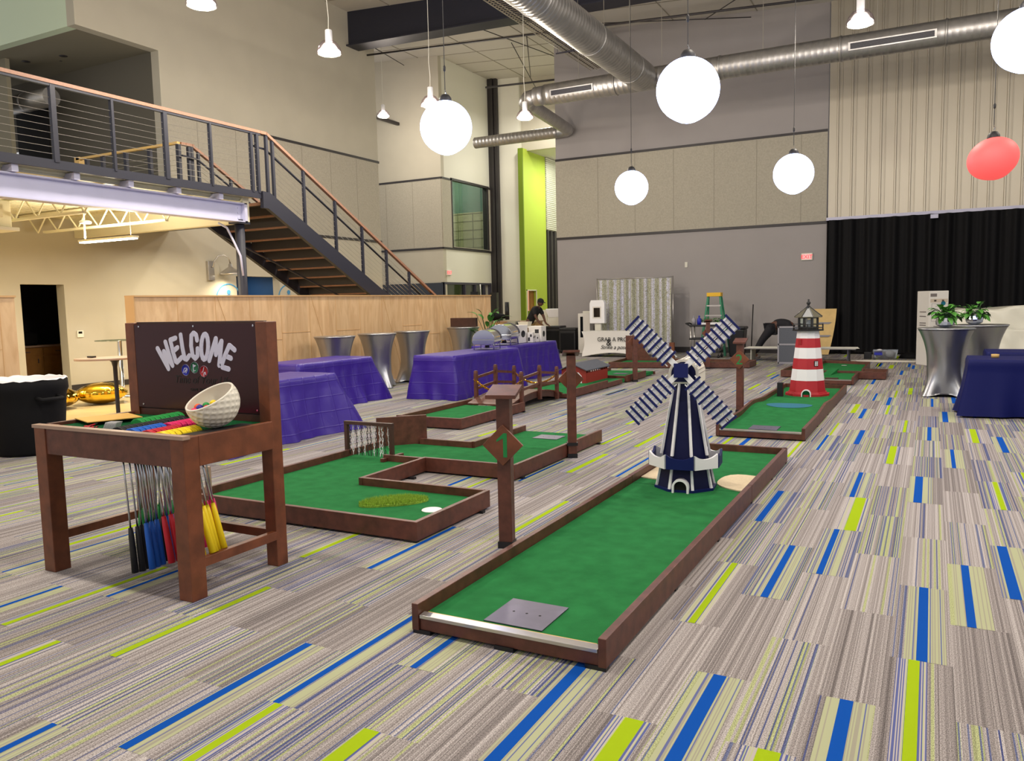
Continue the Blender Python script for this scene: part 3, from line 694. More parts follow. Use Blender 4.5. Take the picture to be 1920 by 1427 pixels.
# ================================================================ MINI GOLF
def bw(f, name, mats, t, **k):
    """part modelled in room coordinates, hung under a thing whose empty stands at t.location"""
    return f.build(name, mats, t, loc=(-t.location.x, -t.location.y, -t.location.z), **k)
BK = [0]
def board(t, p, q, z0=.015, z1=.147, th=.038, side=1, name='rail', m='wood_brown', zq=None):
    """a straight timber from p to q, thickness laid to one side"""
    p, q = Vector((p[0], p[1])), Vector((q[0], q[1])); d = (q - p).normalized(); n = Vector((-d.y, d.x)) * th * side
    BK[0] += 1; k_ = BK[0] % 7 * .0011; p = p - n.normalized() * k_ - d * (BK[0] % 5) * .0009; q = q - n.normalized() * k_ + d * (BK[0] % 3) * .0013; z1 += (BK[0] % 4) * .0009; z0 += (BK[0] % 4) * .0004
    poly = [p, q, q + n, p + n]
    if zq is None: zq = z1
    f = MB(); f.hull([(a.x, a.y, z0) for a in poly], [(p.x, p.y, z1), (q.x, q.y, zq), ((q + n).x, (q + n).y, zq), ((p + n).x, (p + n).y, z1)])
    return bw(f, name, m, t, bevel=.003)
def turf(t, poly, z=.085, name='turf', m='turf'):
    f = MB(); f.prism(poly, 'z', .02, z); return bw(f, name, m, t)
def blob(cx, cy, rx, ry, seed, n=28, rot=0, k=.12):
    rr = random.Random(seed); ph = [rr.uniform(0, 6.28) for _ in range(4)]; out = []
    for i in range(n):
        a = 2 * PI * i / n; r_ = 1 + k * math.sin(2 * a + ph[0]) + k * .6 * math.sin(3 * a + ph[1]) + k * .3 * math.sin(5 * a + ph[2])
        x, y = rx * r_ * math.cos(a), ry * r_ * math.sin(a)
        out.append((cx + x * math.cos(rot) - y * math.sin(rot), cy + x * math.sin(rot) + y * math.cos(rot)))
    return out
def feet(t, pts):
    f = MB()
    for x, y in pts: f.box(x - .05, x + .05, y - .02, y + .02, 0, .02)
    return bw(f, 'rubber_pad', 'black_plastic', t)
def tee(t, x0, x1, y0, y1, z=.087):
    f = MB(); f.box(x0, x1, y0, y1, z, z + .004); o = bw(f, 'tee_plate', 'steel_plate', t)
    f = MB()
    for k in (-1, 0, 1): f.lathe([(0, .0008), (.007, .0006)], ((x0 + x1) / 2 + k * (x1 - x0) * .23, (y0 + y1) / 2, z + .004), 10)
    bw(f, 'tee_hole', 'black_void', t)

# --- windmill hole
t = thing('golf_hole', 'long straight green putting lane that carries the blue windmill', 'mini golf hole', (-1.72, 5.5, 0), group='portable mini golf holes')
x0, x1, y0, y1 = -2.22, -1.21, 3.11, 8.0
for a, b in (((x1, y0), (x1, 6.27)), ((x1, 6.275), (x1, y1))): board(t, a, b, side=1)
for a, b in (((x0, y0), (x0, 5.15)), ((x0, 5.155), (x0, 6.27)), ((x0, 6.275), (x0, y1))): board(t, a, b, side=-1)
board(t, (x0, y1 - .038), (x1, y1 - .038), side=1, th=.038)
board(t, (x0 + .038, y0 + .01), (x1 - .038, y0 + .01), z1=.078, th=.03)
turf(t, [(x0 + .038, y0 + .035), (x1 - .038, y0 + .035), (x1 - .038, y1 - .038), (x0 + .038, y1 - .038)])
f = MB(); f.prism([(.078, 0), (.078, .052), (.10, .056), (.102, .048), (.105, .0), (.095, -.006)][::1], 'x', 0, .92)
f.bm.clear(); f.hull([(x0 + .04, y0 + .0, .078), (x1 - .04, y0 + .0, .078), (x1 - .04, y0 + .045, .088), (x0 + .04, y0 + .045, .088)], [(x0 + .04, y0 + .0, .096), (x1 - .04, y0 + .0, .096), (x1 - .04, y0 + .045, .1), (x0 + .04, y0 + .045, .1)])
bw(f, 'metal_lip', 'alu', t, bevel=.002)
f = MB(); f.box(x0 + .06, x1 - .06, y0 + .045, y0 + .052, .092, .0985); bw(f, 'lip_trim', 'newel_oak', t)
tee(t, -1.87, -1.56, 3.2, 3.51)
f = MB(); f.prism([(max(x0 + .04, min(x1 - .04, a)), b) for a, b in blob(-1.27, 6.6, .26, .33, 4)], 'z', .085, .094); bw(f, 'sand_patch', 'sand', t)
f = MB(); f.prism([(max(x0 + .04, min(x1 - .04, a)), b) for a, b in blob(-2.1, 6.68, .2, .24, 9)], 'z', .085, .094); bw(f, 'sand_patch', 'sand', t)
f = MB(); f.box(x0 + .04, x1 - .04, 6.27, 6.278, .083, .0857); bw(f, 'seam', 'turf_dark', t)
feet(t, [(x, y) for x in (x0 + .05, (x0 + x1) / 2, x1 - .05) for y in (y0 + .02, 4.2, 5.2, 6.3, 7.2, y1 - .03)])

# --- L shaped hole with the chain gate
t = thing('golf_hole', 'wide bent green hole with a chain gate and a tuft of long grass', 'mini golf hole', (-4.2, 5.5, 0), group='portable mini golf holes')
board(t, (-5.28, 4.34), (-3.04, 4.34), side=1)
board(t, (-3.04, 4.34), (-3.04, 5.35), side=1)
board(t, (-3.078, 5.35), (-4.27, 5.35), side=1)
board(t, (-4.27, 5.31), (-4.27, 6.31), side=1)
board(t, (-4.75, 6.26), (-4.27, 6.26), side=1)
board(t, (-5.28, 4.378), (-5.28, 6.5), side=-1)
board(t, (-5.28, 6.5), (-5.28, 7.1), side=-1)
board(t, (-4.27, 6.31), (-3.30, 6.31), side=-1)
board(t, (-3.30, 6.27), (-3.30, 8.43), side=1)
board(t, (-4.95, 7.22), (-4.3, 7.22), side=-1)
board(t, (-4.3, 7.22), (-4.3, 8.43), side=-1)
board(t, (-4.26, 8.43), (-3.34, 8.43), z1=.078, side=-1)
turf(t, [(-5.24, 4.378), (-3.078, 4.378), (-3.078, 5.31), (-4.308, 5.31), (-4.31, 6.30), (-3.338, 6.30), (-3.338, 8.4), (-4.262, 8.4), (-4.262, 7.182), (-5.24, 7.182)])
board(t, (-5.30, 6.88), (-4.92, 7.28), z0=.02, z1=.40, th=.03, side=1, name='bank_board')
tee(t, -3.95, -3.65, 7.95, 8.2)
f = MB(); f.box(-4.26, -3.34, 7.4, 7.405, .084, .0856); bw(f, 'seam', 'turf_dark', t)
f = MB(); f.lathe([(0, .088), (.075, .088), (.078, .085)], (-3.26, 4.86, 0), 24); bw(f, 'cup', 'paint_white', t)
f = MB(); rr = random.Random(2); pl = [(a, b) for a, b in blob(-3.66, 4.93, .24, .15, 3, rot=.75, k=.1)]
f.prism(pl, 'z', .085, .10)
def inside(p, poly):
    c = False; n = len(poly)
    for i in range(n):
        a, b = poly[i], poly[i - 1]
        if (a[1] > p[1]) != (b[1] > p[1]) and p[0] < (b[0] - a[0]) * (p[1] - a[1]) / (b[1] - a[1]) + a[0]: c = not c
    return c
k = 0
while k < 5200:
    p = (rr.uniform(-3.98, -3.34), rr.uniform(4.64, 5.24))
    if not inside(p, pl): continue
    k += 1; a = rr.uniform(0, 6.28); hx, hy = math.cos(a) * .0022, math.sin(a) * .0022; l = rr.uniform(.012, .03); dx, dy = rr.uniform(-.014, .014), rr.uniform(-.014, .014)
    f.face([(p[0] - hx, p[1] - hy, .095), (p[0] + hx, p[1] + hy, .095), (p[0] + dx, p[1] + dy, .1 + l)])
o = bw(f, 'rough_patch', 'rough_grass', t, fix=False); o['kind'] = 'stuff'
f = MB(); f.box(-5.12, -5.06, 4.40, 4.415, .085, .36); f.prism([(-5.12, .085), (-5.19, .085), (-5.12, .2)], 'y', 4.40, 4.412); bw(f, 'flag_board', 'laminate', t)
feet(t, [(-5.1, 4.36), (-4.0, 4.36), (-3.1, 4.36), (-3.06, 5.2), (-4.25, 6.0), (-3.32, 6.4), (-3.32, 7.5), (-3.32, 8.3), (-4.28, 8.3)])

# chain gate
t = thing('chain_gate', 'brown wooden frame hung with black and white chains on the bent hole', 'chain gate', (-5.0, 6.36, .085))
f = MB(); f.box(-.30, -.262, -.02, .02, 0, .325); f.box(.262, .30, -.02, .02, 0, .325); f.box(-.30, .30, -.021, .021, .3255, .36); f.build('frame', 'wood_dark', t, bevel=.002)
for s in (-1, 1): MB().box(s * .281 - .02, s * .281 + .02, -.17, .17, 0, .035).build('foot', 'wood_brown', t, bevel=.002)
rr = random.Random(8)
def chain(mb, pts, w=.007, r=.0032, step=.03):
    for i, p in enumerate(pts):
        q = pts[min(i + 1, len(pts) - 1)] if i < len(pts) - 1 else p + (p - pts[i - 1])
        d = (q - p).normalized(); side = d.orthogonal().normalized()
        if i % 2: side = d.cross(side)
        L_ = step * .62
        ring = []
        for k in range(10):
            a = 2 * PI * k / 10; ring.append(p + d * math.cos(a) * L_ + side * math.sin(a) * w)
        mb.tube(ring, r, 5, closed=True)
cols = ['rub_black', 'chain_white', 'rub_black', 'chain_white', 'rub_black', 'chain_white', 'rub_black', 'rub_black', 'chain_white', 'rub_black', 'chain_white', 'chain_white', 'rub_black', 'chain_white']
for i, cm in enumerate(cols):
    f = MB(); x = -.235 + i * .0365; sw = rr.uniform(-.012, .012)
    chain(f, [Vector((x + sw * k / 9 + rr.uniform(-.002, .002), rr.uniform(-.006, .006), .312 - k * .031)) for k in range(10)])
    f.build('chain', cm, t)

# number posts: post, sloping cap, diamond plate, numeral
def number_post(label, x, y, num, h=1.06, rz=0.0, plate=(-1, 0), w=.09, capw=.17, digit=None, pz=None):
    t = thing('number_post', label, 'sign post', (x, y, 0), rz, group='wooden posts that mark the golf holes')
    MB().box(-w / 2, w / 2, -w / 2, w / 2, 0, h - .04).build('post', 'wood_brown', t, bevel=.003)
    f = MB(); f.hull([(-capw / 2, -capw / 2, h - .055), (capw / 2, -capw / 2, h - .055), (capw / 2, capw / 2, h - .005), (-capw / 2, capw / 2, h - .005)], [(-capw / 2, -capw / 2, h - .03), (capw / 2, -capw / 2, h - .03), (capw / 2, capw / 2, h + .02), (-capw / 2, capw / 2, h + .02)])
    f.build('cap', 'wood_brown', t, bevel=.002)
    f = MB(); d = .135
    f.prism([(-d, 0), (0, -d), (d, 0), (0, d)], 'y', -w / 2 - .022, -w / 2 - .001); pl_ = f.build('diamond_plate', 'wood_warm', t, loc=(0, 0, pz or h * .735), bevel=.002)
    if num:
        if num == '1':
            f = MB(); y_ = -w / 2 - .0225; f.prism([(.004, -.078), (.030, -.078), (.030, .08), (.008, .08), (-.040, .036), (-.040, .022), (.004, .046)], 'y', y_ - .001, y_ + .0005); f.build('numeral', 'letter_green', pl_)
        else: text(num, 'letter_green', pl_, .20, (0, -w / 2 - .0225, -.068), (PI / 2, 0, 0), 'numeral', .001)
    f = MB(); f.box(-w / 2 - .006, w / 2 + .006, -w / 2 - .006, w / 2 + .006, 0, .045); f.build('base_clamp', 'black_plastic', t)
    return t
number_post('tall brown post with a diamond plate reading 1 beside the windmill lane', -2.45, 4.53, '1', 1.05, R(14), capw=.2, pz=.69)
number_post('brown post with a diamond plate reading 2 beside the lighthouse lane', -2.36, 11.35, '2', 1.03, 0, plate=None)
o = number_post('brown post clamped to the bent hole, its diamond plate seen edge on', -3.265, 7.5, None, 1.1, R(208))
f = MB(); f.box(-.055, .055, -.055, .055, .13, .16); f.build('strap', 'black_plastic', o)
number_post('brown post behind the red toy bridge with a small diamond plate', -5.19, 15.1, None, 1.08, R(208))
number_post('brown post at the far hole partly hidden by the windmill sail', -4.56, 18.4, None, 1.12, R(200))

# windmill
t = thing('windmill', 'navy and white toy windmill with four slatted sails on the putting lane', 'windmill', (-1.745, 6.31, .085), R(6))
def octr(r_, z, off=.5, n=8): return [(r_ * math.cos(2 * PI * (k + off) / n), r_ * math.sin(2 * PI * (k + off) / n), z) for k in range(n)]
f = MB(); f.hull(octr(.255, 0), octr(.255, .02)); f.build('plinth', 'navy', t)
f = MB(); f.hull(octr(.232, .02), octr(.195, .2)); f.hull(octr(.195, .2), octr(.085, .86)); tw = f.build('tower', 'navy_dark', t)
f = MB()
for k in range(8):
    a = 2 * PI * (k + .5) / 8; e = Vector((math.cos(a), math.sin(a), 0))
    for (r1, z1, r2, z2) in ((.238, .02, .2, .2), (.2, .28, .09, .86)):
        rot = Matrix.Rotation(a, 3, 'Z'); lo = [rot @ Vector(p) for p in ((r1 - .01, -.011, z1), (r1 + .006, -.011, z1), (r1 + .006, .011, z1), (r1 - .01, .011, z1))]
        hi = [rot @ Vector(p) for p in ((r2 - .01, -.008, z2), (r2 + .006, -.008, z2), (r2 + .006, .008, z2), (r2 - .01, .008, z2))]
        f.hull(lo, hi)
f.build('batten', 'paint_white', t)
for k in range(8):
    a = 2 * PI * k / 8; rot = Matrix.Rotation(a + PI / 8 * 0, 4, 'Z')
    f = MB(); R1, hw = .262, .108; up = []
    n = 8; pts_t = [(-hw + 2 * hw * i / n, .305 - .035 * math.cos(0) + .0 + .035 * (abs(-1 + 2 * i / n) ** 2.2) + .0) for i in range(n + 1)]
    poly = [(-hw, .19), (hw, .19)] + [(p, q) for p, q in pts_t[::-1]]
    f.prism(poly, 'x', R1, R1 + .018)
    o = f.build('balcony_panel', 'paint_white' if k % 2 else 'navy', t); o.rotation_euler = (0, 0, a + (0))
f = MB(); f.hull(octr(.2, .195), octr(.262, .205)); f.build('balcony_floor', 'navy_dark', t)
f = MB(); n = 14
o1 = [(.066 * math.cos(PI * i / n), .066 * math.sin(PI * i / n) + .045) for i in range(n + 1)]; o2 = [(.05 * math.cos(PI * i / n), .05 * math.sin(PI * i / n) + .045) for i in range(n + 1)]
f.prism([(.066, 0)] + o1 + [(-.066, 0), (-.05, 0)] + o2[::-1] + [(.05, 0)], 'y', -.262, -.20); f.build('door_arch', 'paint_white', t)
f = MB(); f.prism([(.05, 0)] + o2 + [(-.05, 0)], 'y', -.235, -.2345); f.build('door_opening', 'black_void', t)
f = MB()
cap = [(-.12, .85)] + [(-.12 * math.cos(PI * i / 12), .93 + .12 * math.sin(PI * i / 12)) for i in range(13)] + [(.12, .85)]
f.prism(cap, 'y', -.09, .27); f.build('cap_drum', 'cream_white', t, bevel=.003)
f = MB(); f.prism([(p[0] * .8, (p[1] - .93) * .8 + .93) for p in cap], 'y', -.1, -.085); f.build('cap_face', 'navy_dark', t)
f = MB()
for i in range(13):
    a = PI * i / 12
    f.cyl((-.1205 * math.cos(a), -.09, .93 + .1205 * math.sin(a)), (-.1205 * math.cos(a), .27, .93 + .1205 * math.sin(a)), .0018, 4)
f.build('plank_groove', 'wood_dark', t)
HM = Matrix.Translation((0, -.19, .965)) @ Matrix.Rotation(R(-3), 4, 'X')
f = MB(); f.box(-.055, .055, -.03, .0, -.055, .055); hb = f.build('hub', 'navy', t); hb.matrix_local = HM
f = MB(); f.cyl((0, 0, 0), (0, .12, 0), .025); f.build('axle', 'navy_dark', hb)
for k, ang in enumerate((44, 136, 225, 313)):
    f = MB()
    L0, L1, W_ = .13, .545, .072
    for px in (-W_ + .02, -.0, W_ - .02): f.box(L0 - .03, L1, -.012, -.006, px - .004, px + .004)
    f.box(.0, .16, -.014, -.004, -.022, .022)
    for px in (-W_ * .52, W_ * .52): f.box(L0, L1, -.006, -.001, px - .026, px + .026)
    sp = f.build('sail', 'paint_white', t); sp.matrix_local = HM @ Matrix.Rotation(-R(ang), 4, 'Y')
    f = MB()
    for i in range(9):
        x = L0 + .005 + i * (L1 - L0 - .012) / 8; f.box(x - .0088, x + .0088, -.026, -.012, -W_ - .006, W_ + .006)
    f.build('slat', 'navy', sp)

# lighthouse lane
t = thing('golf_hole', 'straight green putting lane with a blue oval that carries the lighthouse', 'mini golf hole', (-1.7, 11.6, 0), group='portable mini golf holes')
x0, x1, y0, y1 = -2.2, -1.21, 9.25, 14.15
prof = [(9.25, 0), (10.55, 0), (11.0, .07), (11.5, .0), (14.15, 0)]
prof = [(9.25, 0), (10.5, 0.0), (11.3, .045), (12.1, 0.0), (14.15, 0)]
for (ya_, da), (yb2, db) in zip(prof, prof[1:]):
    for X0, s in ((x1, 1), (x0, -1)):
        f = MB(); xa, xb = sorted((X0, X0 - s * .038)); f.hull([(xa, ya_, .015), (xb, ya_, .015), (xb, yb2, .015), (xa, yb2, .015)], [(xa, ya_, .147 + da), (xb, ya_, .147 + da), (xb, yb2, .147 + db), (xa, yb2, .147 + db)])
        bw(f, 'rail', 'wood_brown', t, bevel=.002)
board(t, (x0, y1 - .038), (x1, y1 - .038))
board(t, (x0 + .038, y0 + .01), (x1 - .038, y0 + .01), z1=.078, th=.03)
def hz(y): return .085 + (.055 * (.5 - .5 * math.cos(2 * PI * (y - 10.35) / 1.9)) if 10.35 < y < 12.25 else 0)
f = MB(); f.grid(lambda u, v: (x0 + .038 + (x1 - x0 - .076) * u, y0 + .035 + (y1 - y0 - .07) * v, hz(y0 + .035 + (y1 - y0 - .07) * v)), 2, 80); bw(f, 'turf', 'turf', t)
f = MB(); pl2 = [(-1.69 + .30 * math.cos(a), 11.3 + .25 * math.sin(a)) for a in [2 * PI * i / 32 for i in range(32)]]
f.bm.clear()
vs = [f.bm.verts.new((a, b, hz(b) + .004)) for a, b in pl2]; c0 = f.bm.verts.new((-1.69, 11.3, hz(11.3) + .004))
for i in range(32): f.bm.faces.new((vs[i], vs[(i + 1) % 32], c0))
mat('teal_spot', (24, 104, 130), .9); bw(f, 'blue_oval', 'teal_spot', t)
f = MB(); f.box(x0 + .04, x1 - .04, y0, y0 + .045, .08, .1); bw(f, 'metal_lip', 'alu', t, bevel=.002)
tee(t, -1.86, -1.54, 9.39, 9.7)
feet(t, [(x, y) for x in (x0 + .05, x1 - .05) for y in (9.3, 10.4, 11.5, 12.6, 14.1)])

# lighthouse
t = thing('lighthouse', 'red and white banded toy lighthouse with a black lantern top', 'lighthouse', (-1.69, 13.1, .085), R(4))
def ring10(r_, z): return [(r_ * math.cos(2 * PI * (k + .5) / 10), r_ * math.sin(2 * PI * (k + .5) / 10), z) for k in range(10)]
MB().hull(ring10(.335, 0), ring10(.335, .03)).build('plinth', 'paint_red', t)
MB().hull(ring10(.30, .03), ring10(.29, .06)).build('plinth_step', 'paint_red', t)
zb = [.06, .235, .41, .575, .74, .885, 1.0]; rb = lambda z: .275 - (z - .06) * (.275 - .165) / .94
for k in range(6):
    MB().hull(ring10(rb(zb[k]), zb[k]), ring10(rb(zb[k + 1]), zb[k + 1])).build('red_band' if k % 2 == 0 else 'white_band', 'paint_red' if k % 2 == 0 else 'paint_white', t)
f = MB(); f.prism([(.07, 0)] + [(.07 * math.cos(PI * i / n), .07 * math.sin(PI * i / n) + .04) for i in range(n + 1)] + [(-.07, 0), (-.056, 0)] + [(-.056 * math.cos(PI * i / n), .056 * math.sin(PI * i / n) + .04) for i in range(n + 1)] + [(.056, 0)], 'y', -.34, -.26); f.build('door_arch', 'paint_white', t)
f = MB(); f.prism([(.056, 0)] + [(.056 * math.cos(PI * i / n), .056 * math.sin(PI * i / n) + .04) for i in range(n + 1)] + [(-.056, 0)], 'y', -.322, -.3215); f.build('door_opening', 'turf_dark', t)
def lh_window(ang, z, fm, pm):
    e = thing('x', '', ''); del e['label']; del e['category']; e.name = 'window_frame'; bpy.data.objects.remove(e)
    f = MB(); f.box(-.032, .032, -.012, 0, -.042, .042); o = f.build('window', fm, t, loc=(rb(z) * .97 * math.sin(ang), -rb(z) * .97 * math.cos(ang), z), rot=(0, 0, ang)); 
    f = MB()
    for a in (-.014, .014):
        for b_ in (-.024, 0, .024): f.box(a - .010, a + .010, -.015, -.012, b_ - .009, b_ + .009)
    f.build('pane', pm, o)
lh_window(R(36), .50, 'paint_black', 'paint_white'); lh_window(R(-36), .83, 'paint_red', 'barn_red')
f = MB(); f.hull(ring10(.235, 1.0), ring10(.235, 1.018)); 
f.build('gallery_floor', 'paint_black', t)
f = MB()
P10 = ring10(.222, 1.018)
for k in range(10):
    a, b = Vector(P10[k]), Vector(P10[(k + 1) % 10])
    f.cyl(a, a + Vector((0, 0, .09)), .008, 6)
    for z in (.03, .08): f.cyl(a + Vector((0, 0, z)), b + Vector((0, 0, z)), .006, 6)
f.build('gallery_railing', 'paint_black', t)
P8 = [(.145 * math.cos(2 * PI * (k + .5) / 8), .145 * math.sin(2 * PI * (k + .5) / 8)) for k in range(8)]
f = MB()
for x, y in P8: f.box(x - .014, x + .014, y - .014, y + .014, 1.018, 1.2)
f.prism([(a * 1.02, b * 1.02) for a, b in P8], 'z', 1.018, 1.06); f.prism([(a * 1.04, b * 1.04) for a, b in P8], 'z', 1.19, 1.215); f.build('lantern_frame', 'paint_black', t)
f = MB()
for k in range(8):
    a, b = P8[k], P8[(k + 1) % 8]; f.face([(a[0], a[1], 1.06), (b[0], b[1], 1.06), (b[0], b[1], 1.19), (a[0], a[1], 1.19)])
f.build('lantern_glass', 'glass_clear', t)
f = MB(); f.cyl((0, 0, 1.06), (0, 0, 1.17), .035, 12); f.build('lantern_light', 'paint_white', t)
f = MB(); f.lathe([(.215, 1.205), (.215, 1.217), (.03, 1.36), (0, 1.36)], n=8, smooth=False, off=.5); f.build('roof', 'lantern_roof', t)
f = MB()
for k in range(8):
    a = 2 * PI * (k + .5) / 8; f.cyl((.217 * math.cos(a), .217 * math.sin(a), 1.218), (.03 * math.cos(a), .03 * math.sin(a), 1.364), .006, 6)
f.build('roof_ridge', 'paint_black', t)
f = MB(); f.lathe([(.045, 1.35), (.03, 1.375), (.018, 1.385), (.018, 1.40), (.034, 1.425), (.018, 1.45), (.01, 1.46), (.018, 1.475), (0, 1.49)], n=16); f.build('finial', 'paint_black', t)
t = tag(MB().box(-2.085, -2.0, 12.72, 12.8, .085, .30).build('battery_box', 'black_plastic', bevel=.006), 'small black box on the turf beside the lighthouse', 'box')

# hole with footbridge: near section
t = thing('golf_hole', 'short green hole section before the wooden footbridge', 'mini golf hole', (-5.8, 9.5, 0), group='portable mini golf holes')
board(t, (-6.31, 8.63), (-5.30, 8.63)); board(t, (-5.30, 8.63), (-5.30, 10.45), side=1); board(t, (-6.29, 8.63), (-6.29, 10.55), side=-1)
turf(t, [(-6.25, 8.66), (-5.34, 8.66), (-5.34, 10.3), (-6.25, 10.3)]); board(t, (-6.25, 10.3), (-5.34, 10.3), z1=.08, name='end_board')
feet(t, [(-6.2, 8.66), (-5.4, 8.66), (-5.33, 9.5), (-5.33, 10.4)])
# footbridge
t = thing('footbridge', 'small arched brown footbridge with post railings between two golf hole sections', 'bridge', (-5.83, 11.2, 0))
zc = lambda y: .10 + .13 * (1 - ((y - 11.2) / .95) ** 2)
for k in range(19):
    y = 10.30 + k * .1
    f = MB(); f.hull([(-6.2, y, zc(y) - .02), (-5.46, y, zc(y) - .02), (-5.46, y + .092, zc(y + .092) - .02), (-6.2, y + .092, zc(y + .092) - .02)], [(-6.2, y, zc(y)), (-5.46, y, zc(y)), (-5.46, y + .092, zc(y + .092)), (-6.2, y + .092, zc(y + .092))])
    bw(f, 'deck_board', 'wood_brown', t)
for X0 in (-6.19, -5.5):
    f = MB()
    for k in range(10):
        a, b = 10.3 + k * .19, 10.3 + (k + 1) * .19
        f.hull([(X0, a, max(0, zc(a) - .11)), (X0 + .03, a, max(0, zc(a) - .11)), (X0 + .03, b, max(0, zc(b) - .11)), (X0, b, max(0, zc(b) - .11))], [(X0, a, zc(a) - .02), (X0 + .03, a, zc(a) - .02), (X0 + .03, b, zc(b) - .02), (X0, b, zc(b) - .02)])
    bw(f, 'side_beam', 'wood_dark', t)
for X0 in (-6.23, -5.44):
    ys = (10.62, 11.25, 11.9)
    for y in ys:
        h = zc(y) + .40; f = MB(); f.box(X0 - .027, X0 + .027, y - .027, y + .027, zc(y) - .14, h - .05); f.hull([(X0 - .027, y - .027, h - .045), (X0 + .027, y - .027, h - .045), (X0 + .027, y + .027, h - .045), (X0 - .027, y + .027, h - .045)], [(X0 - .02, y - .02, h), (X0 + .02, y - .02, h), (X0 + .02, y + .02, h), (X0 - .02, y + .02, h)])
        bw(f, 'post', 'wood_brown', t, bevel=.003)
    for hh in (.12, .29):
        for a, b in zip(ys, ys[1:]):
            f = MB(); f.hull([(X0 - .012, a, zc(a) + hh - .02), (X0 + .012, a, zc(a) + hh - .02), (X0 + .012, b, zc(b) + hh - .02), (X0 - .012, b, zc(b) + hh - .02)], [(X0 - .012, a, zc(a) + hh + .02), (X0 + .012, a, zc(a) + hh + .02), (X0 + .012, b, zc(b) + hh + .02), (X0 - .012, b, zc(b) + hh + .02)])
            bw(f, 'railing_bar', 'wood_brown', t)
def hang_chain(name, label, p, q, sag, n=26):
    p, q = Vector(p), Vector(q); f = MB(); pts = []
    for i in range(n + 1):
        s = i / n; v = p.lerp(q, s); v.z -= sag * 4 * s * (1 - s); pts.append(v)
    chain(f, pts, w=.015, r=.006, step=(pts[1] - pts[0]).length * 1.15)
    return tag(f.build(name, 'gold'), label, 'chain', 'gold chains strung on the footbridge')
hang_chain('gold_chain', 'gold chain slung across the near end of the footbridge', (-6.23, 10.6, .44), (-5.44, 10.6, .44), .17)
hang_chain('gold_chain', 'gold chain slung across the far end of the footbridge', (-6.23, 11.93, .44), (-5.44, 11.93, .44), .17)
# section with the covered toy bridge
t = thing('golf_hole', 'green hole section that runs up to the red covered toy bridge', 'mini golf hole', (-5.8, 13, 0), group='portable mini golf holes')
board(t, (-5.28, 12.1), (-5.28, 13.82), side=1); board(t, (-6.28, 12.1), (-6.28, 13.82), side=-1); board(t, (-6.24, 12.12), (-5.32, 12.12), z1=.08)
turf(t, [(-6.24, 12.15), (-5.32, 12.15), (-5.32, 14.84), (-6.24, 14.84)])
board(t, (-5.28, 13.83), (-5.28, 14.6), side=1, z1=.1); board(t, (-6.28, 13.83), (-6.28, 14.84), side=-1)
feet(t, [(-5.32, 12.2), (-5.32, 13), (-5.32, 13.8), (-6.24, 13.8)])
t = thing('covered_bridge', 'red toy covered bridge with a grey roof on the green hole', 'toy bridge', (-5.95, 14.35, .085))
f = MB()
for X0 in (-.25, .235):
    f.box(X0, X0 + .015, -.55, .55, 0, .19); f.box(X0, X0 + .015, -.55, -.53, .19, .25); f.box(X0, X0 + .015, .53, .55, .19, .25)
    for k in range(9): f.box(X0 + .002, X0 + .013, -.45 + k * .112 - .014, -.45 + k * .112 + .014, .19, .25)
f.build('side_wall', 'barn_red', t)
nA = 10
def gable(y, mt, nm):
    f = MB(); arch = [(.14, 0), (.14, .12), (.09, .18), (-.09, .18), (-.14, .12), (-.14, 0)]
    f.prism([(-.25, 0), (-.25, .25), (0, .35), (.25, .25), (.25, 0)] + arch, 'y', y, y + .015); f.build(nm, mt, t)
    f = MB(); f.prism([(.165, 0), (.165, .13), (.10, .20), (-.10, .20), (-.165, .13), (-.165, 0), (-.14, 0), (-.14, .12), (-.09, .18), (.09, .18), (.14, .12), (.14, 0)], 'y', y - .008, y - .001); f.build('arch_trim', 'paint_white', t)
gable(-.56, 'barn_red', 'gable'); gable(.55, 'barn_red', 'gable')
for s in (-1, 1):
    f = MB(); f.hull([(0, -.62, .355), (s * .29, -.62, .235), (s * .29, .62, .235), (0, .62, .355)], [(0, -.62, .37), (s * .29, -.62, .25), (s * .29, .62, .25), (0, .62, .37)]); f.build('roof_slope', 'roof_grey', t)
f = MB(); f.box(-.235, .235, -.55, .55, 0, .008); f.build('deck', 'newel_oak', t)
# end section of that hole
t = thing('golf_hole', 'small notched green hole section behind the red covered toy bridge', 'mini golf hole', (-5.6, 15.6, 0), group='portable mini golf holes')
board(t, (-6.2, 15.35), (-5.75, 14.98), z1=.13); board(t, (-5.75, 14.98), (-5.31, 14.88), z1=.13); board(t, (-5.28, 14.88), (-5.26, 15.98), side=1); board(t, (-6.3, 15.35), (-6.3, 16.6), side=-1); board(t, (-6.3, 16.6), (-5.26, 16.6), z1=.08)
turf(t, [(-6.26, 15.4), (-5.75, 15.03), (-5.33, 14.93), (-5.3, 16.6), (-6.26, 16.6)]); tee(t, -5.9, -5.6, 15.7, 15.95)
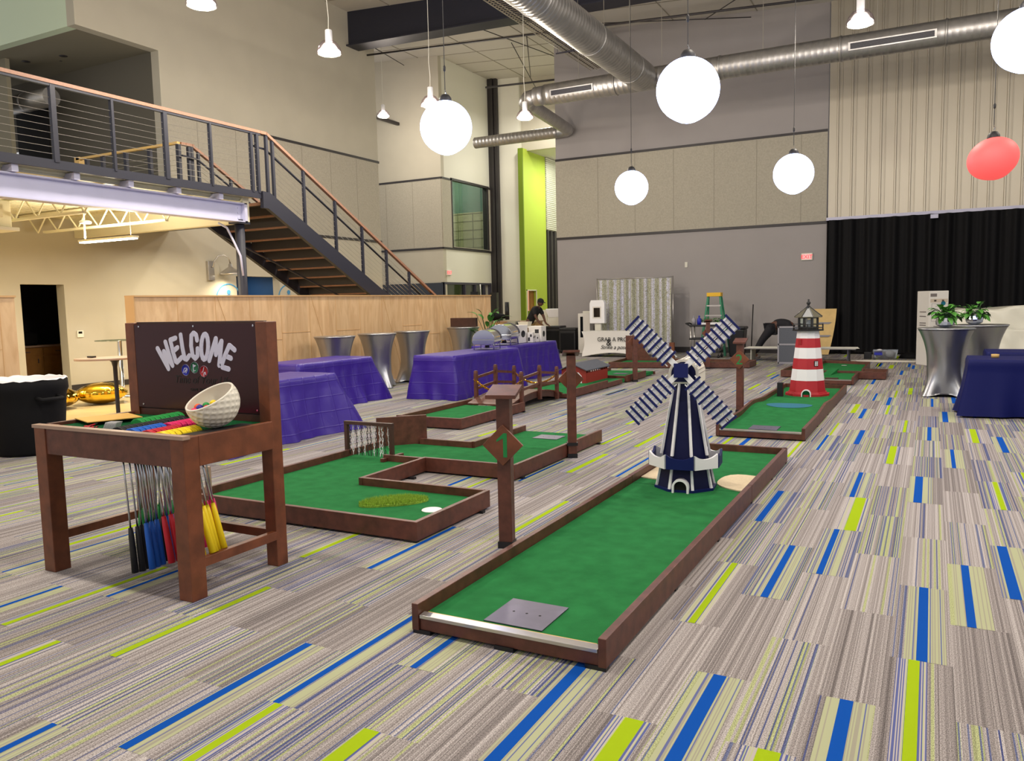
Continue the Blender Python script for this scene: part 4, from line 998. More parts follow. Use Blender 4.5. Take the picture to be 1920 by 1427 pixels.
# far long hole
t = thing('golf_hole', 'low wide green hole far behind the windmill with a tall stepped backboard', 'mini golf hole', (-5.2, 18.8, 0), group='portable mini golf holes')
board(t, (-6.85, 18.0), (-3.68, 18.72)); board(t, (-3.68, 18.72), (-3.66, 19.4)); board(t, (-6.97, 19.55), (-3.66, 19.4), side=-1); board(t, (-6.85, 18.0), (-6.97, 19.55), side=-1)
turf(t, [(-6.82, 18.04), (-3.72, 18.75), (-3.7, 19.38), (-6.93, 19.5)])
f = MB(); f.prism([(-6.95, .1), (-6.95, .72), (-6.45, .72), (-6.45, .36), (-6.3, .17), (-6.0, .15), (-6.0, .1)], 'y', 19.5, 19.54); bw(f, 'backboard', 'wood_brown', t)
f = MB(); f.box(-5.78, -5.66, 19.42, 19.5, .1, .55); bw(f, 'stop_post', 'wood_warm', t)
# far right hole
t = thing('golf_hole', 'cross shaped green hole behind the lighthouse with a little ramp', 'mini golf hole', (-1.7, 17, 0), group='portable mini golf holes')
board(t, (-2.67, 16.72), (-1.85, 16.72)); board(t, (-2.67, 16.72), (-2.64, 17.85), side=-1); board(t, (-2.64, 17.85), (-2.2, 17.85), side=-1); board(t, (-2.2, 17.82), (-2.18, 19.6), side=-1); board(t, (-2.18, 19.6), (-1.18, 19.25), side=-1)
board(t, (-1.18, 17.3), (-1.18, 19.25)); board(t, (-1.18, 17.38), (-.74, 17.38), side=-1); board(t, (-.74, 16.66), (-.74, 17.4)); board(t, (-1.21, 16.62), (-.74, 16.62)); board(t, (-1.21, 15.48), (-1.21, 16.62))
board(t, (-2.2, 15.5), (-1.25, 15.5), z1=.078); board(t, (-2.2, 15.5), (-2.2, 16.75), side=-1)
f = MB(); f.box(-2.16, -1.25, 15.5, 15.54, .08, .1); bw(f, 'metal_lip', 'alu', t)
turf(t, [(-2.16, 15.54), (-1.25, 15.54), (-1.25, 16.66), (-.78, 16.66), (-.78, 17.34), (-1.22, 17.34), (-1.22, 19.22), (-2.14, 19.55), (-2.14, 17.8), (-2.6, 17.8), (-2.63, 16.76), (-2.16, 16.76)])
board(t, (-2.2, 17.0), (-1.0, 17.0), z0=.085, z1=.13, name='divider')
f = MB(); f.hull([(-1.86, 16.45, .085), (-1.7, 16.45, .085), (-1.62, 17.1, .085), (-1.78, 17.1, .085)], [(-1.86, 16.45, .095), (-1.7, 16.45, .095), (-1.62, 17.1, .17), (-1.78, 17.1, .17)]); bw(f, 'ramp', 'turf', t)
f = MB(); f.lathe([(0, .089), (.06, .088)], (-1.68, 18.9, 0), 16); bw(f, 'cup', 'paint_white', t)
f = MB(); f.box(-1.72, -1.5, 15.7, 15.85, .087, .1); bw(f, 'tee_plate', 'wood_dark', t)

# ================================================================ WELCOME DESK
DX, DY = -4.22, 3.3
t = thing('welcome_desk', 'brown wooden putter desk with a WELCOME backboard standing on the carpet', 'desk', (DX, DY, 0))
for x, y, h, lw in ((-.61, -.32, .92, .105), (.61, -.32, .92, .105), (.61, .33, 1.53, .09), (-.66, .38, 1.53, .09)):
    MB().box(x - lw / 2, x + lw / 2, y - lw / 2, y + lw / 2, 0, h - .005).build('leg', 'wood_warm', t, bevel=.004)
f = MB(); f.box(-.56, .56, -.365, -.33, .745, .905); f.build('apron', 'wood_brown', t, bevel=.003)
f = MB(); f.box(.63, .665, -.27, .29, .745, .915); f.build('apron', 'wood_warm', t, bevel=.003)
f = MB(); f.box(-.70, -.665, -.27, .34, .745, .915); f.build('apron', 'wood_brown', t, bevel=.003)
f = MB(); f.box(-.66, .62, .35, .385, .745, .94); f.build('apron', 'wood_brown', t, bevel=.003)
f = MB(); f.hull([(-.67, -.38, .905), (.67, -.38, .905), (.67, -.33, .905), (-.67, -.33, .905)], [(-.67, -.38, .925), (.67, -.38, .925), (.67, -.33, .925), (-.67, -.33, .925)]); f.build('edge_trim', 'laminate', t)
f = MB(); f.box(-.655, .63, -.33, .35, .87, .895); f.build('felt_top', 'turf_dark', t)
f = MB(); f.box(.615, .655, -.27, .29, .17, .225); f.build('stretcher', 'wood_warm', t, bevel=.003)
f = MB(); f.box(-.68, -.64, -.27, .34, .17, .225); f.build('stretcher', 'wood_warm', t, bevel=.003)
f = MB(); f.box(-.64, .615, .30, .34, .17, .225); f.build('stretcher', 'wood_warm', t, bevel=.003)
f = MB(); f.box(-.615, .565, .36, .385, .90, 1.53); f.build('backboard', 'wood_dark', t, bevel=.002)
f = MB(); f.box(-.61, .56, .335, .343, .95, 1.515); pn = f.build('sign_panel', 'seal_plum', t)
f = MB()
for x in (-.56, -.03, .5):
    for z in (1.5, .97): f.cyl((x, .335, z), (x, .330, z), .006, 10)
f.build('screw', 'chrome', pn)
# arched WELCOME: strokes on a circle; letters in unit boxes (w .6, h 1)
G = {'W': [[(0, 1), (.17, 0), (.36, .72), (.55, 0), (.74, 1)]], 'E': [[(.5, .95), (.08, .97), (.03, .5), (.03, .08), (.12, .02), (.55, .12)], [(.05, .5), (.45, .56)]],
     'L': [[(.06, 1), (.03, .5), (.05, .05), (.2, .0), (.45, .12)]], 'C': [[(.5, .72), (.46, .92), (.28, 1), (.1, .9), (.03, .5), (.1, .1), (.28, 0), (.46, .1), (.5, .38)]],
     'O': [[(.28 + .25 * math.sin(a), .5 - .5 * math.cos(a)) for a in [2 * PI * i / 16 for i in range(17)]]], 'M': [[(.0, 0), (.17, .95), (.38, .35), (.59, .95), (.74, 0)]]}
lw_ = {'W': .74, 'E': .56, 'L': .46, 'C': .54, 'O': .56, 'M': .76}
cx, cz, RR, hh = -.022, .77, .55, .165
tot = sum(lw_[c] for c in 'WELCOME') * .125 + 6 * .028
ang = tot / 2 / (RR + .06) 
for c in 'WELCOME':
    wv = lw_[c] * .125; am = ang - (wv / 2) / (RR + .06); ang -= (wv + .028) / (RR + .06)
    f = MB()
    for stroke in G[c]:
        pts = []
        for (px, pz) in stroke:
            lx, lz = px * .125 - wv / 2, pz * hh
            e = Vector((-math.sin(am), math.cos(am))); s_ = Vector((math.cos(am), math.sin(am)))
            q = Vector((cx, cz)) + e * (RR - .0 + lz - .03) + s_ * lx
            pts.append((q.x, q.y))
        polyline_stroke(f, pts, .033, .3318, .335)
    f.build('letter', 'letter_white', pn)
for x, z, m_, k in ((-.125, 1.212, 'logo_blue', 0), (-.04, 1.23, 'logo_green', 1), (.045, 1.206, 'logo_red', 2)):
    f = MB(); f.lathe([(0, .0), (.038, .0), (.038, .002)], n=28); o = f.build('logo_ring', 'letter_white', pn, loc=(x, .3345, z), rot=(PI / 2, 0, 0))
    f = MB(); f.lathe([(0, .0), (.0345, .0), (.0345, .002)], n=28); o = f.build('logo_disc', m_, pn, loc=(x, .3325, z), rot=(PI / 2, 0, 0))
    f = MB()
    if k == 0:
        polyline_stroke(f, [(-.022, -.018), (-.008, .012), (.014, .012), (.02, .004), (.006, -.02)], .004, 0, .0015); polyline_stroke(f, [(-.006, -.014), (.004, -.002), (.01, .002)], .008, 0, .0015)
    elif k == 1:
        polyline_stroke(f, [(-.008, -.026), (-.01, .02)], .005, 0, .0015); polyline_stroke(f, [(-.008, .016), (.012, .012), (-.006, .004)], .006, 0, .0015); polyline_stroke(f, [(-.006, -.022), (.01, -.02)], .004, 0, .0015)
    else:
        polyline_stroke(f, [(.004, .026), (-.006, .0), (-.016, -.006)], .004, 0, .0015); polyline_stroke(f, [(0, -.026), (.004, -.008), (.014, -.006), (.018, -.02)], .006, 0, .0015)
    f.build('logo_mark', 'letter_white', pn, loc=(x, .330, z))
text('Time of Your Life', 'letter_black', pn, .072, (.02, .334, 1.125), (PI / 2, 0, 0), 'script_line', .0008, shear=.25)
text('GAME TIME', 'letter_black', pn, .028, (-.02, .334, 1.075), (PI / 2, 0, 0), 'small_line', .0008)

# putters: head on the felt, shaft through the slot, grip below
def putter(colr, x, y, gx, gz, lab, grp):
    t = thing('putter', lab, 'putter', (x, y, .895), 0, grp)
    f = MB(); f.prism([(-.058, 0), (.058, 0), (.056, .016), (.036, .031), (0, .039), (-.036, .031), (-.056, .016)], 'y', -.016, .016); f.build('head', colr, t, bevel=.004)
    d = Vector((gx, 0, gz - .895)); 
    f = MB(); f.cyl((0, 0, -.0), (d.x, 0, d.z), .0055, 8); f.build('shaft', 'chrome', t)
    e = d.normalized(); f = MB(); f.tube([d - e * .0, d + e * .05, d + e * .27], [.012, .016, .020], 10); f.build('grip', colr, t)
    return t
rows = [('rub_green', 'green', -4.40, 3.30, 9, -.04, .34), ('rub_black', 'black', -4.20, 3.02, 13, .04, .33), ('rub_blue', 'blue', -4.07, 3.01, 6, .07, .38), ('rub_pink', 'pink', -4.06, 3.25, 7, .10, .42), ('rub_red', 'red', -3.92, 3.0, 6, .08, .44), ('rub_yellow', 'yellow', -3.79, 2.985, 7, .12, .48)]
rr = random.Random(11)
for m_, nm, x, y, n_, gx, gz in rows:
    first = None
    for k in range(n_):
        xx, yy = x - .0035 * k, y + k * .039
        grp = nm + ' putters set out in a row on the desk'
        lab = 'putter with a %s rubber head in the %s row on the welcome desk' % (nm, nm)
        if first is None: first = o = putter(m_, xx, yy, gx, gz, lab, grp)
        else: o = dup(first); o.location = (xx, yy, .895)
        o.rotation_euler = (0, rr.uniform(-.03, .03), rr.uniform(-.05, .05))
t = tag(MB().hull([(-3.72, 3.05, .897), (-3.60, 3.02, .897), (-3.60, 3.5, .897), (-3.72, 3.5, .897)], [(-3.72, 3.05, .91), (-3.60, 3.02, .91), (-3.60, 3.5, .91), (-3.72, 3.5, .91)]).build('black_tray', 'rub_black', bevel=.004), 'flat black tray under the golf ball bowl', 'tray')

# golf ball bowl
t = thing('golf_ball_bowl', 'big white dimpled golf ball cut open as a bowl on the desk', 'bowl', (-3.735, 3.3, 1.063))
import numpy as _np
nd = 230; ks = _np.arange(nd) + .5; ph = _np.arccos(1 - 2 * ks / nd); th = PI * (1 + 5 ** .5) * ks
dm = _np.stack([_np.cos(th) * _np.sin(ph), _np.sin(th) * _np.sin(ph), _np.cos(ph)], 1)
RB = .155; nbw = Vector((-.10, -.42, .78)).normalized(); tilt = Vector((0, 0, 1)).rotation_difference(nbw).to_matrix()
def shell(r_, dimple, t1):
    f = MB()
    def fn(u, v):
        a = 2 * PI * u; b = t1 + (PI - t1) * v
        d = _np.array([math.sin(b) * math.cos(a), math.sin(b) * math.sin(a), math.cos(b)])
        q = r_
        if dimple:
            c = float(_np.max(dm @ d)); an = math.acos(min(1, c))
            if an < .105: q -= .007 * (1 - (an / .105) ** 2)
        return tilt @ Vector(d * q)
    f.grid(fn, 130 if dimple else 40, 70 if dimple else 20); return f
T1 = R(76)
o = shell(RB, True, T1).build('shell', 'cream_white', t)
f = shell(RB - .014, False, T1); f.build('lining', 'cream_white', t)
f = MB(); f.tube([tilt @ Vector((math.sin(T1) * math.cos(a) * (RB - .007), math.sin(T1) * math.sin(a) * (RB - .007), math.cos(T1) * (RB - .007))) for a in [2 * PI * i / 48 for i in range(48)]], .0072, 8, closed=True); f.build('rim', 'cream_white', t)
bc = ['rub_pink', 'rub_orange', 'rub_navy', 'rub_sky', 'rub_red', 'rub_green', 'rub_orange', 'rub_yellow', 'rub_purple', 'rub_sky', 'rub_navy']
nmz = dict(rub_pink='pink', rub_orange='orange', rub_navy='navy', rub_sky='pale blue', rub_red='red', rub_green='green', rub_yellow='yellow', rub_purple='purple')
lowd = (Vector((-.6, -.8, 0)) - nbw * nbw.dot(Vector((-.6, -.8, 0)))).normalized(); crs = nbw.cross(lowd)
spots = [lowd * a + crs * b + nbw * c for a, b, c in ((.108, .02, .015), (.085, -.05, .005), (.075, -.005, .01), (.10, -.03, -.03), (.04, .03, .0), (.04, -.035, -.005), (.01, .0, -.02), (.0, -.055, -.02), (-.03, -.03, -.035), (.065, .065, -.01), (.02, .07, -.03))]
for i, (c, p) in enumerate(zip(bc, spots)):
    q = Vector(t.location) + Vector(p) + Vector((0, 0, -.01))
    tag(MB().sphere((0, 0, 0), .0215, 16, 10).build('golf_ball', c, loc=q), '%s golf ball %s in the dimpled bowl' % (nmz[c], ('lying lowest', 'at the rim', 'between the orange ones', 'in the middle', 'behind the pale one', 'near the high side', 'at the back of the heap', 'at the back', 'at the high back', 'by the far rim', 'beside the deep side')[i]), 'golf ball', 'coloured golf balls in the bowl')
# envelope, score cards, pencils
t = tag(MB().hull([(-5.0, 3.22, .9), (-4.72, 3.12, .9), (-4.60, 3.42, .9), (-4.88, 3.52, .9)], [(-5.0, 3.22, .905), (-4.72, 3.12, .905), (-4.60, 3.42, .905), (-4.88, 3.52, .905)]).build('envelope', 'envelope'), 'tan paper envelope lying on the corner of the desk', 'envelope')
for v in t.data.vertices: v.co.x += .08; v.co.z += .018 
t = thing('score_card_stack', 'small stack of white score cards on the green felt', 'cards', (-4.40, 3.10, .895), R(20))
f = MB()
for k in range(9): f.cbox((.012 * k, 0, .022), (.0012, .07, .05), Matrix.Rotation(R(-35), 3, 'Y'))
f.bm.clear()
for k in range(9): f.hull([(-.03 + .009 * k, -.03, .0), (-.028 + .009 * k, -.03, .0), (-.028 + .009 * k, .03, .0), (-.03 + .009 * k, .03, .0)], [(-.008 + .009 * k, -.03, .045), (-.006 + .009 * k, -.03, .045), (-.006 + .009 * k, .03, .045), (-.008 + .009 * k, .03, .045)])
f.build('cards', 'paper', t)
rr = random.Random(21); g0 = None
for k in range(9):
    x, y = -4.52 + rr.uniform(-.045, .045), 3.06 + rr.uniform(-.03, .03)
    if g0 is None:
        g0 = thing('pencil', 'short dark red pencil in the loose heap beside the envelope', 'pencil', (0, 0, 0), 0, 'pencils heaped on the desk')
        f = MB(); f.cyl((-.04, 0, 0), (.03, 0, 0), .0045, 6); f.build('barrel', 'rub_red', g0); f = MB(); f.tube([(.03, 0, 0), (.045, 0, 0)], [.0045, .0006], 6); f.build('tip', 'rub_black', g0); o = g0
    else: o = dup(g0)
    o.location = (x, y, .902 + .004 * (k % 4)); o.rotation_euler = (0, rr.uniform(-.3, .1), rr.uniform(-.6, .6))
# ================================================================ CLOTHS AND TABLES
def drape(name, x0, x1, y0, y1, z, m, flare=.16, folds=9, seed=1, corner=.10, top_soft=.012, hem=.0, floor=.004, wav=.03, creases=True):
    """cloth over a rectangular table: flat top and skirts with folds"""
    rr = random.Random(seed); f = MB()
    per = []; step = .045
    def edge(p, q, nrm):
        L = (Vector(q) - Vector(p)).length; n = max(4, int(L / step))
        for i in range(n): per.append((Vector(p).lerp(Vector(q), i / n), Vector(nrm), min(i, n - i) * L / n))
    edge((x0, y0), (x1, y0), (0, -1)); edge((x1, y0), (x1, y1), (1, 0)); edge((x1, y1), (x0, y1), (0, 1)); edge((x0, y1), (x0, y0), (-1, 0))
    n = len(per); cx, cy = (x0 + x1) / 2, (y0 + y1) / 2
    ph = [rr.uniform(0, 6.28) for _ in range(4)]; nz = 16; rows_ = []
    for j in range(nz + 1):
        t_ = j / nz; ring = []
        for i, (p, nr, dc) in enumerate(per):
            ck = math.exp(-(dc / .13) ** 2); s = i * step
            diag = Vector((1 if p.x > cx else -1, 1 if p.y > cy else -1)).normalized()
            out = flare * t_ ** 1.15 * (1 - ck) + ck * (flare + corner) * t_ ** 1.1
            w = wav * t_ ** 1.5 * (math.sin(s * folds + ph[0]) + .5 * math.sin(s * folds * 2.3 + ph[1])) * (1 - .5 * ck)
            dirn = (nr * (1 - ck) + diag * ck * 1.25)
            q = p + dirn * (out + w) + nr * (.012 * math.sin(PI * min(1, t_ * 6)) )
            zz = z - (z - floor - hem) * t_
            if creases: 
                q = q + nr * (.010 * math.sin(s * 23 + 2 * math.sin(zz * 5) + ph[2]) * min(1, t_ * 2) + .006 * math.sin(s * 7 + zz * 9))
            ring.append(f.bm.verts.new((q.x, q.y, zz)))
        rows_.append(ring)
    for A, B in zip(rows_, rows_[1:]):
        for i in range(n):
            g = f.bm.faces.new((A[i], A[(i + 1) % n], B[(i + 1) % n], B[i])); g.smooth = True
    g = f.bm.faces.new(rows_[0][::-1])
    return f.build(name, m)
def folding_table(label, x0, x1, y0, y1, z, group=None):
    t = thing('folding_table', label, 'table', ((x0 + x1) / 2, (y0 + y1) / 2, 0), 0, group)
    bx = lambda *a: bw(MB().box(*a[:6]), a[6], 'laminate', t)
    bx(x0 + .01, x1 - .01, y0 + .01, y1 - .01, z - .035, z - .006, 'table_top')
    for x in (x0 + .08, x1 - .1):
        for y in (y0 + .15, y1 - .17): bx(x, x + .025, y, y + .025, 0, z - .035, 'leg')
    return t
GT = 'folding tables under the purple cloths'; GP = 'purple cloths on the serving tables'
for i, (a, w_) in enumerate((((-7.66, -6.88, 6.30, 8.10), ('nearest the chain gate', 'nearest the welcome desk backboard')), ((-9.32, -8.54, 9.2, 11.02), ('along the birch wall in front of the silver tables', '')), ((-7.88, -7.07, 11.35, 13.7), ('beside the footbridge with the front chafing dish on it', '')), ((-8.35, -7.5, 14.1, 16.4), ('farthest back, carrying the cartons', '')))):
    folding_table('table under the purple cloth ' + w_[0], *a, .745, GT)
    o = drape('tablecloth', a[0], a[1], a[2], a[3], .752, 'purple', seed=i + 3, flare=(.15, .13, .05, .04)[i], corner=(.16, .16, .10, .08)[i], folds=8 + i, wav=.035)
    tag(o, 'shiny purple cloth ' + w_[0], 'tablecloth', GP)

def spandex_table(label, x, y, h=1.07, rt=.40, rot=0, rw=.255, group='cocktail tables in silver stretch covers'):
    t = thing('cocktail_table', label, 'cocktail table', (x, y, 0), rot, group)
    f = MB(); f.lathe([(0, h - .03), (rt - .01, h - .03), (rt - .01, h - .004), (0, h - .004)], n=40); f.lathe([(.03, .03), (.03, h - .03)], n=12)
    for k in range(4):
        a = PI / 4 + k * PI / 2; f.cyl((0, 0, .03), (.33 * math.cos(a), .33 * math.sin(a), .02), .02, 8)
    f.build('table', 'steel_dark', t)
    f = MB()
    def fn(u, v):
        a = 2 * PI * u; c = abs(math.cos(2 * (a - PI / 4 - 0)))  # lobes at the feet
        lobe = max(0.0, math.cos(2 * (a - PI / 4) ) ) if False else (math.cos(4 * (a - PI / 4)) * .5 + .5)
        z = h - (h - .012) * v
        k = (z / h)
        waist = rw + (rt - rw) * max(0, (k - .45) / .55) ** 2.2
        low = rw + (.30 - rw) * max(0, (.45 - k) / .45) ** 1.5
        r_ = waist if k > .45 else low
        if k < .45: r_ += (.12 * lobe ** 2.2 - .05 * (1 - lobe)) * ((.45 - k) / .45) ** 1.6
        if v > .999: z = .012 + .05 * (1 - lobe) ** 1.2
        return (r_ * math.cos(a), r_ * math.sin(a), z)
    f.grid(fn, 96, 44); f.build('stretch_cover', 'spandex', t)
    f = MB(); f.lathe([(rt + .003, h - .012), (rt + .006, h), (rt - .01, h + .006), (0, h + .006)], n=48); f.build('cover_top', 'spandex', t)
    return t
spandex_table('silver covered cocktail table nearest the welcome desk along the birch wall', -9.78, 11.55, rot=.3, rt=.38)
spandex_table('silver covered cocktail table second along the birch wall', -9.72, 12.75, rot=.5, rt=.38)
spandex_table('silver covered cocktail table third along the birch wall, before the purple buffet', -9.72, 13.95, rot=.2, rt=.38)
spandex_table('silver covered cocktail table against the birch wall with a dark wooden sign box on it', -9.85, 16.25, rot=.4, rt=.39)
tag(MB().box(-10.2, -9.5, 16.25, 16.35, 1.08, 1.29).build('sign_box', 'wood_dark', bevel=.005), 'dark brown wooden box sign standing on the silver table by the birch wall', 'sign')
spandex_table('silver covered cocktail table with a mirror bowl plant beside the navy cloth', .21, 14.3, rot=.0, rt=.405, rw=.26)
spandex_table('silver covered cocktail table behind the other one, near the plastic wrapped goods', .72, 15.7, h=1.07, rot=.4, rt=.44, rw=.29)

def leaf_mesh(f, base, d, up, L, Wd, bend=.25, n=5):
    d = d.normalized(); s = d.cross(up).normalized(); nn = s.cross(d).normalized(); rows_ = []
    for i in range(n + 1):
        t_ = i / n; w = Wd * math.sin(PI * min(1, .12 + t_ * .88)) ** .8 * .5 * (1 - .15 * t_)
        c = base + d * L * t_ - Vector((0, 0, 1)) * bend * L * t_ * t_
        rows_.append((f.bm.verts.new(c - s * w + nn * w * .25), f.bm.verts.new(c), f.bm.verts.new(c + s * w + nn * w * .25)))
    for A, B in zip(rows_, rows_[1:]):
        for k in (0, 1):
            g = f.bm.faces.new((A[k], A[k + 1], B[k + 1], B[k])); g.smooth = True; g.material_index = f.mi
def potted(name, label, x, y, z, seed, r_=.135, spread=.30, n=62):
    t = thing(name, label, 'plant', (x, y, z), 0, 'trailing plants in mirror bowls')
    f = MB(); f.lathe([(0, 0), (.06, 0), (r_ * .9, .04), (r_, .09), (r_ * .9, .15), (r_ * .72, .18), (r_ * .66, .175), (0, .16)], n=14, smooth=False); f.build('mirror_bowl', 'chrome', t)
    rr = random.Random(seed); f = MB(); g = MB()
    for k in range(n):
        a = rr.uniform(0, 6.28); e = rr.uniform(-.15, 1.1); d = Vector((math.cos(a) * math.cos(e), math.sin(a) * math.cos(e), math.sin(e)))
        b = Vector((0, 0, .17)); tip = b + d * rr.uniform(.07, spread * .7); 
        g.tube([b, tip], .003, 5); leaf_mesh(f, tip, (d + Vector((0, 0, rr.uniform(-.6, .2)))), Vector((0, 0, 1)), rr.uniform(.10, .15), rr.uniform(.075, .11), .5)
    f.build('leaves', 'leaf', t, fix=False); g.build('stems', 'leaf_dark', t)
    return t
potted('potted_plant', 'leafy plant in a faceted mirror bowl on the front silver table', .19, 14.3, 1.08, 3)
potted('potted_plant', 'leafy plant in a faceted mirror bowl on the silver table behind', .64, 15.5, 1.08, 9)

# navy cloth tables
folding_table('table hidden under the front navy cloth', .46, 2.3, 11.95, 12.7, .74, 'tables under the navy cloths')
tag(drape('tablecloth', .45, 2.32, 11.9, 12.72, .748, 'navy_cloth', flare=.1, folds=8, seed=31, corner=.04, wav=.05, creases=False, hem=.02), 'glossy navy cloth on the front table with a small cork disc on it', 'tablecloth', 'navy cloths over tables')
folding_table('table hidden under the navy cloth farther back', .74, 2.6, 13.5, 14.2, .74, 'tables under the navy cloths')
tag(drape('tablecloth', .73, 2.62, 13.45, 14.25, .748, 'navy_cloth', flare=.08, folds=6, seed=33, corner=.03, wav=.02, creases=False), 'navy cloth on the table behind the front navy one', 'tablecloth', 'navy cloths over tables')
tag(MB().lathe([(0, 0), (.045, 0), (.048, .045), (0, .045)], (.76, 12.3, .75), 24).build('coaster', 'newel_oak'), 'small round cork block on the front navy cloth', 'coaster')
# plastic wrapped goods
mat('poly_sheet', (222, 220, 205), .35, bump=.5, bscale=6)
t = thing('wrapped_furniture', 'low furniture wrapped in pale plastic sheeting by the stage curtain', 'furniture', (2.2, 20.3, 0))
def sheet(x0, x1, y0, y1, z, seed, nm):
    rr = random.Random(seed); P_ = [(rr.uniform(0, 6.28), rr.uniform(3, 9)) for _ in range(6)]; f = MB()
    def fn(u, v):
        x = x0 + (x1 - x0) * u; w = v * 2.0; y = y0 if w < 1 else y0 + (y1 - y0) * (w - 1); zz = z * min(1, w)
        if w < 1: y -= .12 * (1 - w) 
        zz += .03 * math.sin(x * P_[0][1] + P_[0][0]) * min(1, w) + .02 * math.sin(x * P_[1][1] * 2 + y * 4 + P_[1][0]) * min(1, w)
        y += .03 * math.sin(x * P_[2][1] * 2 + zz * 5 + P_[2][0]) * math.sin(zz * P_[3][1] + x * 2)
        return (x, y, max(.005, zz))
    f.grid(fn, 60, 36); bw(f, nm, 'poly_sheet', t)
sheet(.45, 4.2, 20.1, 21.1, 1.28, 4, 'plastic_sheet'); sheet(.3, 4.3, 19.9, 20.0, .85, 6, 'plastic_sheet')
bw(MB().box(.6, 4.0, 20.25, 21.0, .02, 1.2), 'shelf_unit', 'carton_white', t)
# tall appliance carton
t = thing('appliance_carton', 'tall white appliance carton standing beside the silver tables', 'carton', (0, 20.45, 0))
f = MB(); f.hull([(-.30, 20.62, 0), (-.05, 20.22, 0), (.33, 20.4, 0), (.1, 20.85, 0)], [(-.30, 20.62, 1.68), (-.05, 20.22, 1.68), (.33, 20.4, 1.68), (.1, 20.85, 1.68)]); bw(f, 'box', 'carton_white', t, bevel=.01)
fr_ = bpy.data.objects.new('print_area', None); C.objects.link(fr_)
bpy.data.objects.remove(fr_)
ang_ = math.atan2(.18, .38)
def prn(u0, u1, z0, z1, m_, nm='printing'):
    """print on the carton's front face, u metres along it"""
    c, s_ = math.cos(ang_), math.sin(ang_); f = MB(); P0 = lambda u, z: (-.05 + u * c + .003 * s_, 20.22 + u * s_ - .003 * c, z)
    f.face([P0(u0, z0), P0(u1, z0), P0(u1, z1), P0(u0, z1)]); bw(f, nm, m_, t)
mat('carton_tan', (200, 186, 168), .8)
prn(.02, .40, 1.42, 1.50, 'carton_tan'); prn(.02, .16, 1.55, 1.62, 'carton_ink'); prn(.10, .15, 1.44, 1.48, 'rub_black'); prn(.27, .32, 1.44, 1.48, 'rub_black')
for a in ((.05, .40, 1.39, 1.395), (.05, .055, 1.0, 1.39), (.40, .405, 1.0, 1.39), (.05, .40, 1.0, 1.005), (.14, .30, .93, .945), (.10, .34, .88, .895), (.17, .27, .83, .845)): prn(*a, 'carton_ink')
f = MB(); f.lathe([(0, 0), (.05, 0), (.05, .002)], n=20); bw_ = f.build('round_label', 'teal_spot', t, loc=(-.05 + .3 * math.cos(ang_) + .004, 20.22 + .3 * math.sin(ang_) - .008 - 20.45, 1.40), rot=(PI / 2, 0, ang_))
for z in (1.2, 1.1, .95, .9, .82):
    f = MB(); f.face([(-.243, 20.521, z), (-.113, 20.311, z), (-.113, 20.311, z + .02), (-.243, 20.521, z + .02)]); bw(f, 'side_printing', 'carton_ink', t)
# strips of timber on the floor and clear bin
t = tag(MB().box(-1.75, -.3, 21.35, 21.42, 0, .03).build('timber_strip', 'cream_white'), 'pale timber strip lying on the carpet before the stage curtain', 'timber', 'timber strips on the floor'); t.rotation_euler.z = 0
tag(MB().box(-1.6, -.32, 21.22, 21.27, 0, .03).build('timber_strip', 'cream_white'), 'pale timber strip in front of the other one before the stage curtain', 'timber', 'timber strips on the floor')
t = thing('storage_bin', 'clear plastic storage bin with white bags near the stage curtain', 'bin', (-1.02, 22.35, 0))
f = MB(); f.hull([(-.25, -.16, 0), (.25, -.16, 0), (.25, .16, 0), (-.25, .16, 0)], [(-.29, -.2, .22), (.29, -.2, .22), (.29, .2, .22), (-.29, .2, .22)]); f.build('tub', 'plastic_bin', t)
f = MB(); f.sphere((-.13, -.05, .14), .11, 12, 8, (1, .9, 1)); f.sphere((.1, .02, .12), .11, 12, 8, (1.2, .9, .9)); f.build('bag', 'paper', t)
f = MB(); f.box(-.245, -.06, -.19, -.17, .1, .2); f.build('blue_print', 'logo_blue', t)
tag(MB().box(-1.5, -1.33, 22.1, 22.3, 0, .18).build('black_case', 'black_plastic', bevel=.01), 'small black case beside the clear storage bin', 'case')
tag(MB().lathe([(0, 0), (.28, 0), (.22, .1), (.1, .14), (0, .15)], (-.45, 22.6, 0), 18).build('cloth_heap', 'black_cloth'), 'black cloth heap on the floor beside the tall carton', 'cloth')
# silver panel
t = thing('metal_panel', 'grey framed panel standing upright behind the lighthouse', 'panel', (-2.9, 20.22, 0))
f = MB(); f.box(-.38, .38, 0, .03, .03, .9); f.build('panel', 'roof_grey', t); f = MB()
for a in ((-.4, .4, 0, .04), (-.4, .4, .45, .49), (-.4, .4, .87, .91)): f.box(a[0], a[1], -.01, .04, a[2], a[3])
f.box(-.41, -.375, -.01, .04, 0, .91); f.box(.375, .41, -.01, .04, 0, .91); f.build('frame', 'alu', t)
mat('panel_grey', (150, 148, 156), .5); t.children[0].data.materials[0] = MATS['panel_grey']
# stage table lying on its trestles
t = thing('low_stage_table', 'long grey folding top on short legs before the curtain', 'table', (-2.9, 21.2, 0))
f = MB(); f.box(-1.35, 1.3, -.3, .35, .31, .335); f.build('top', 'alu', t)
for k in range(5): MB().box(-1.35, 1.38 - .02 * k, -.3 + k * .14, -.28 + k * .14, .336, .345).build('rib', 'pale_wall', t)
for x in (-1.2, 0, 1.1):
    MB().box(x, x + .03, -.25, .3, 0, .31).build('leg', 'steel_dark', t)
mat('alu_dull', (170, 170, 160), .5, metal=.3); t.children[0].data.materials[0] = MATS['alu_dull']
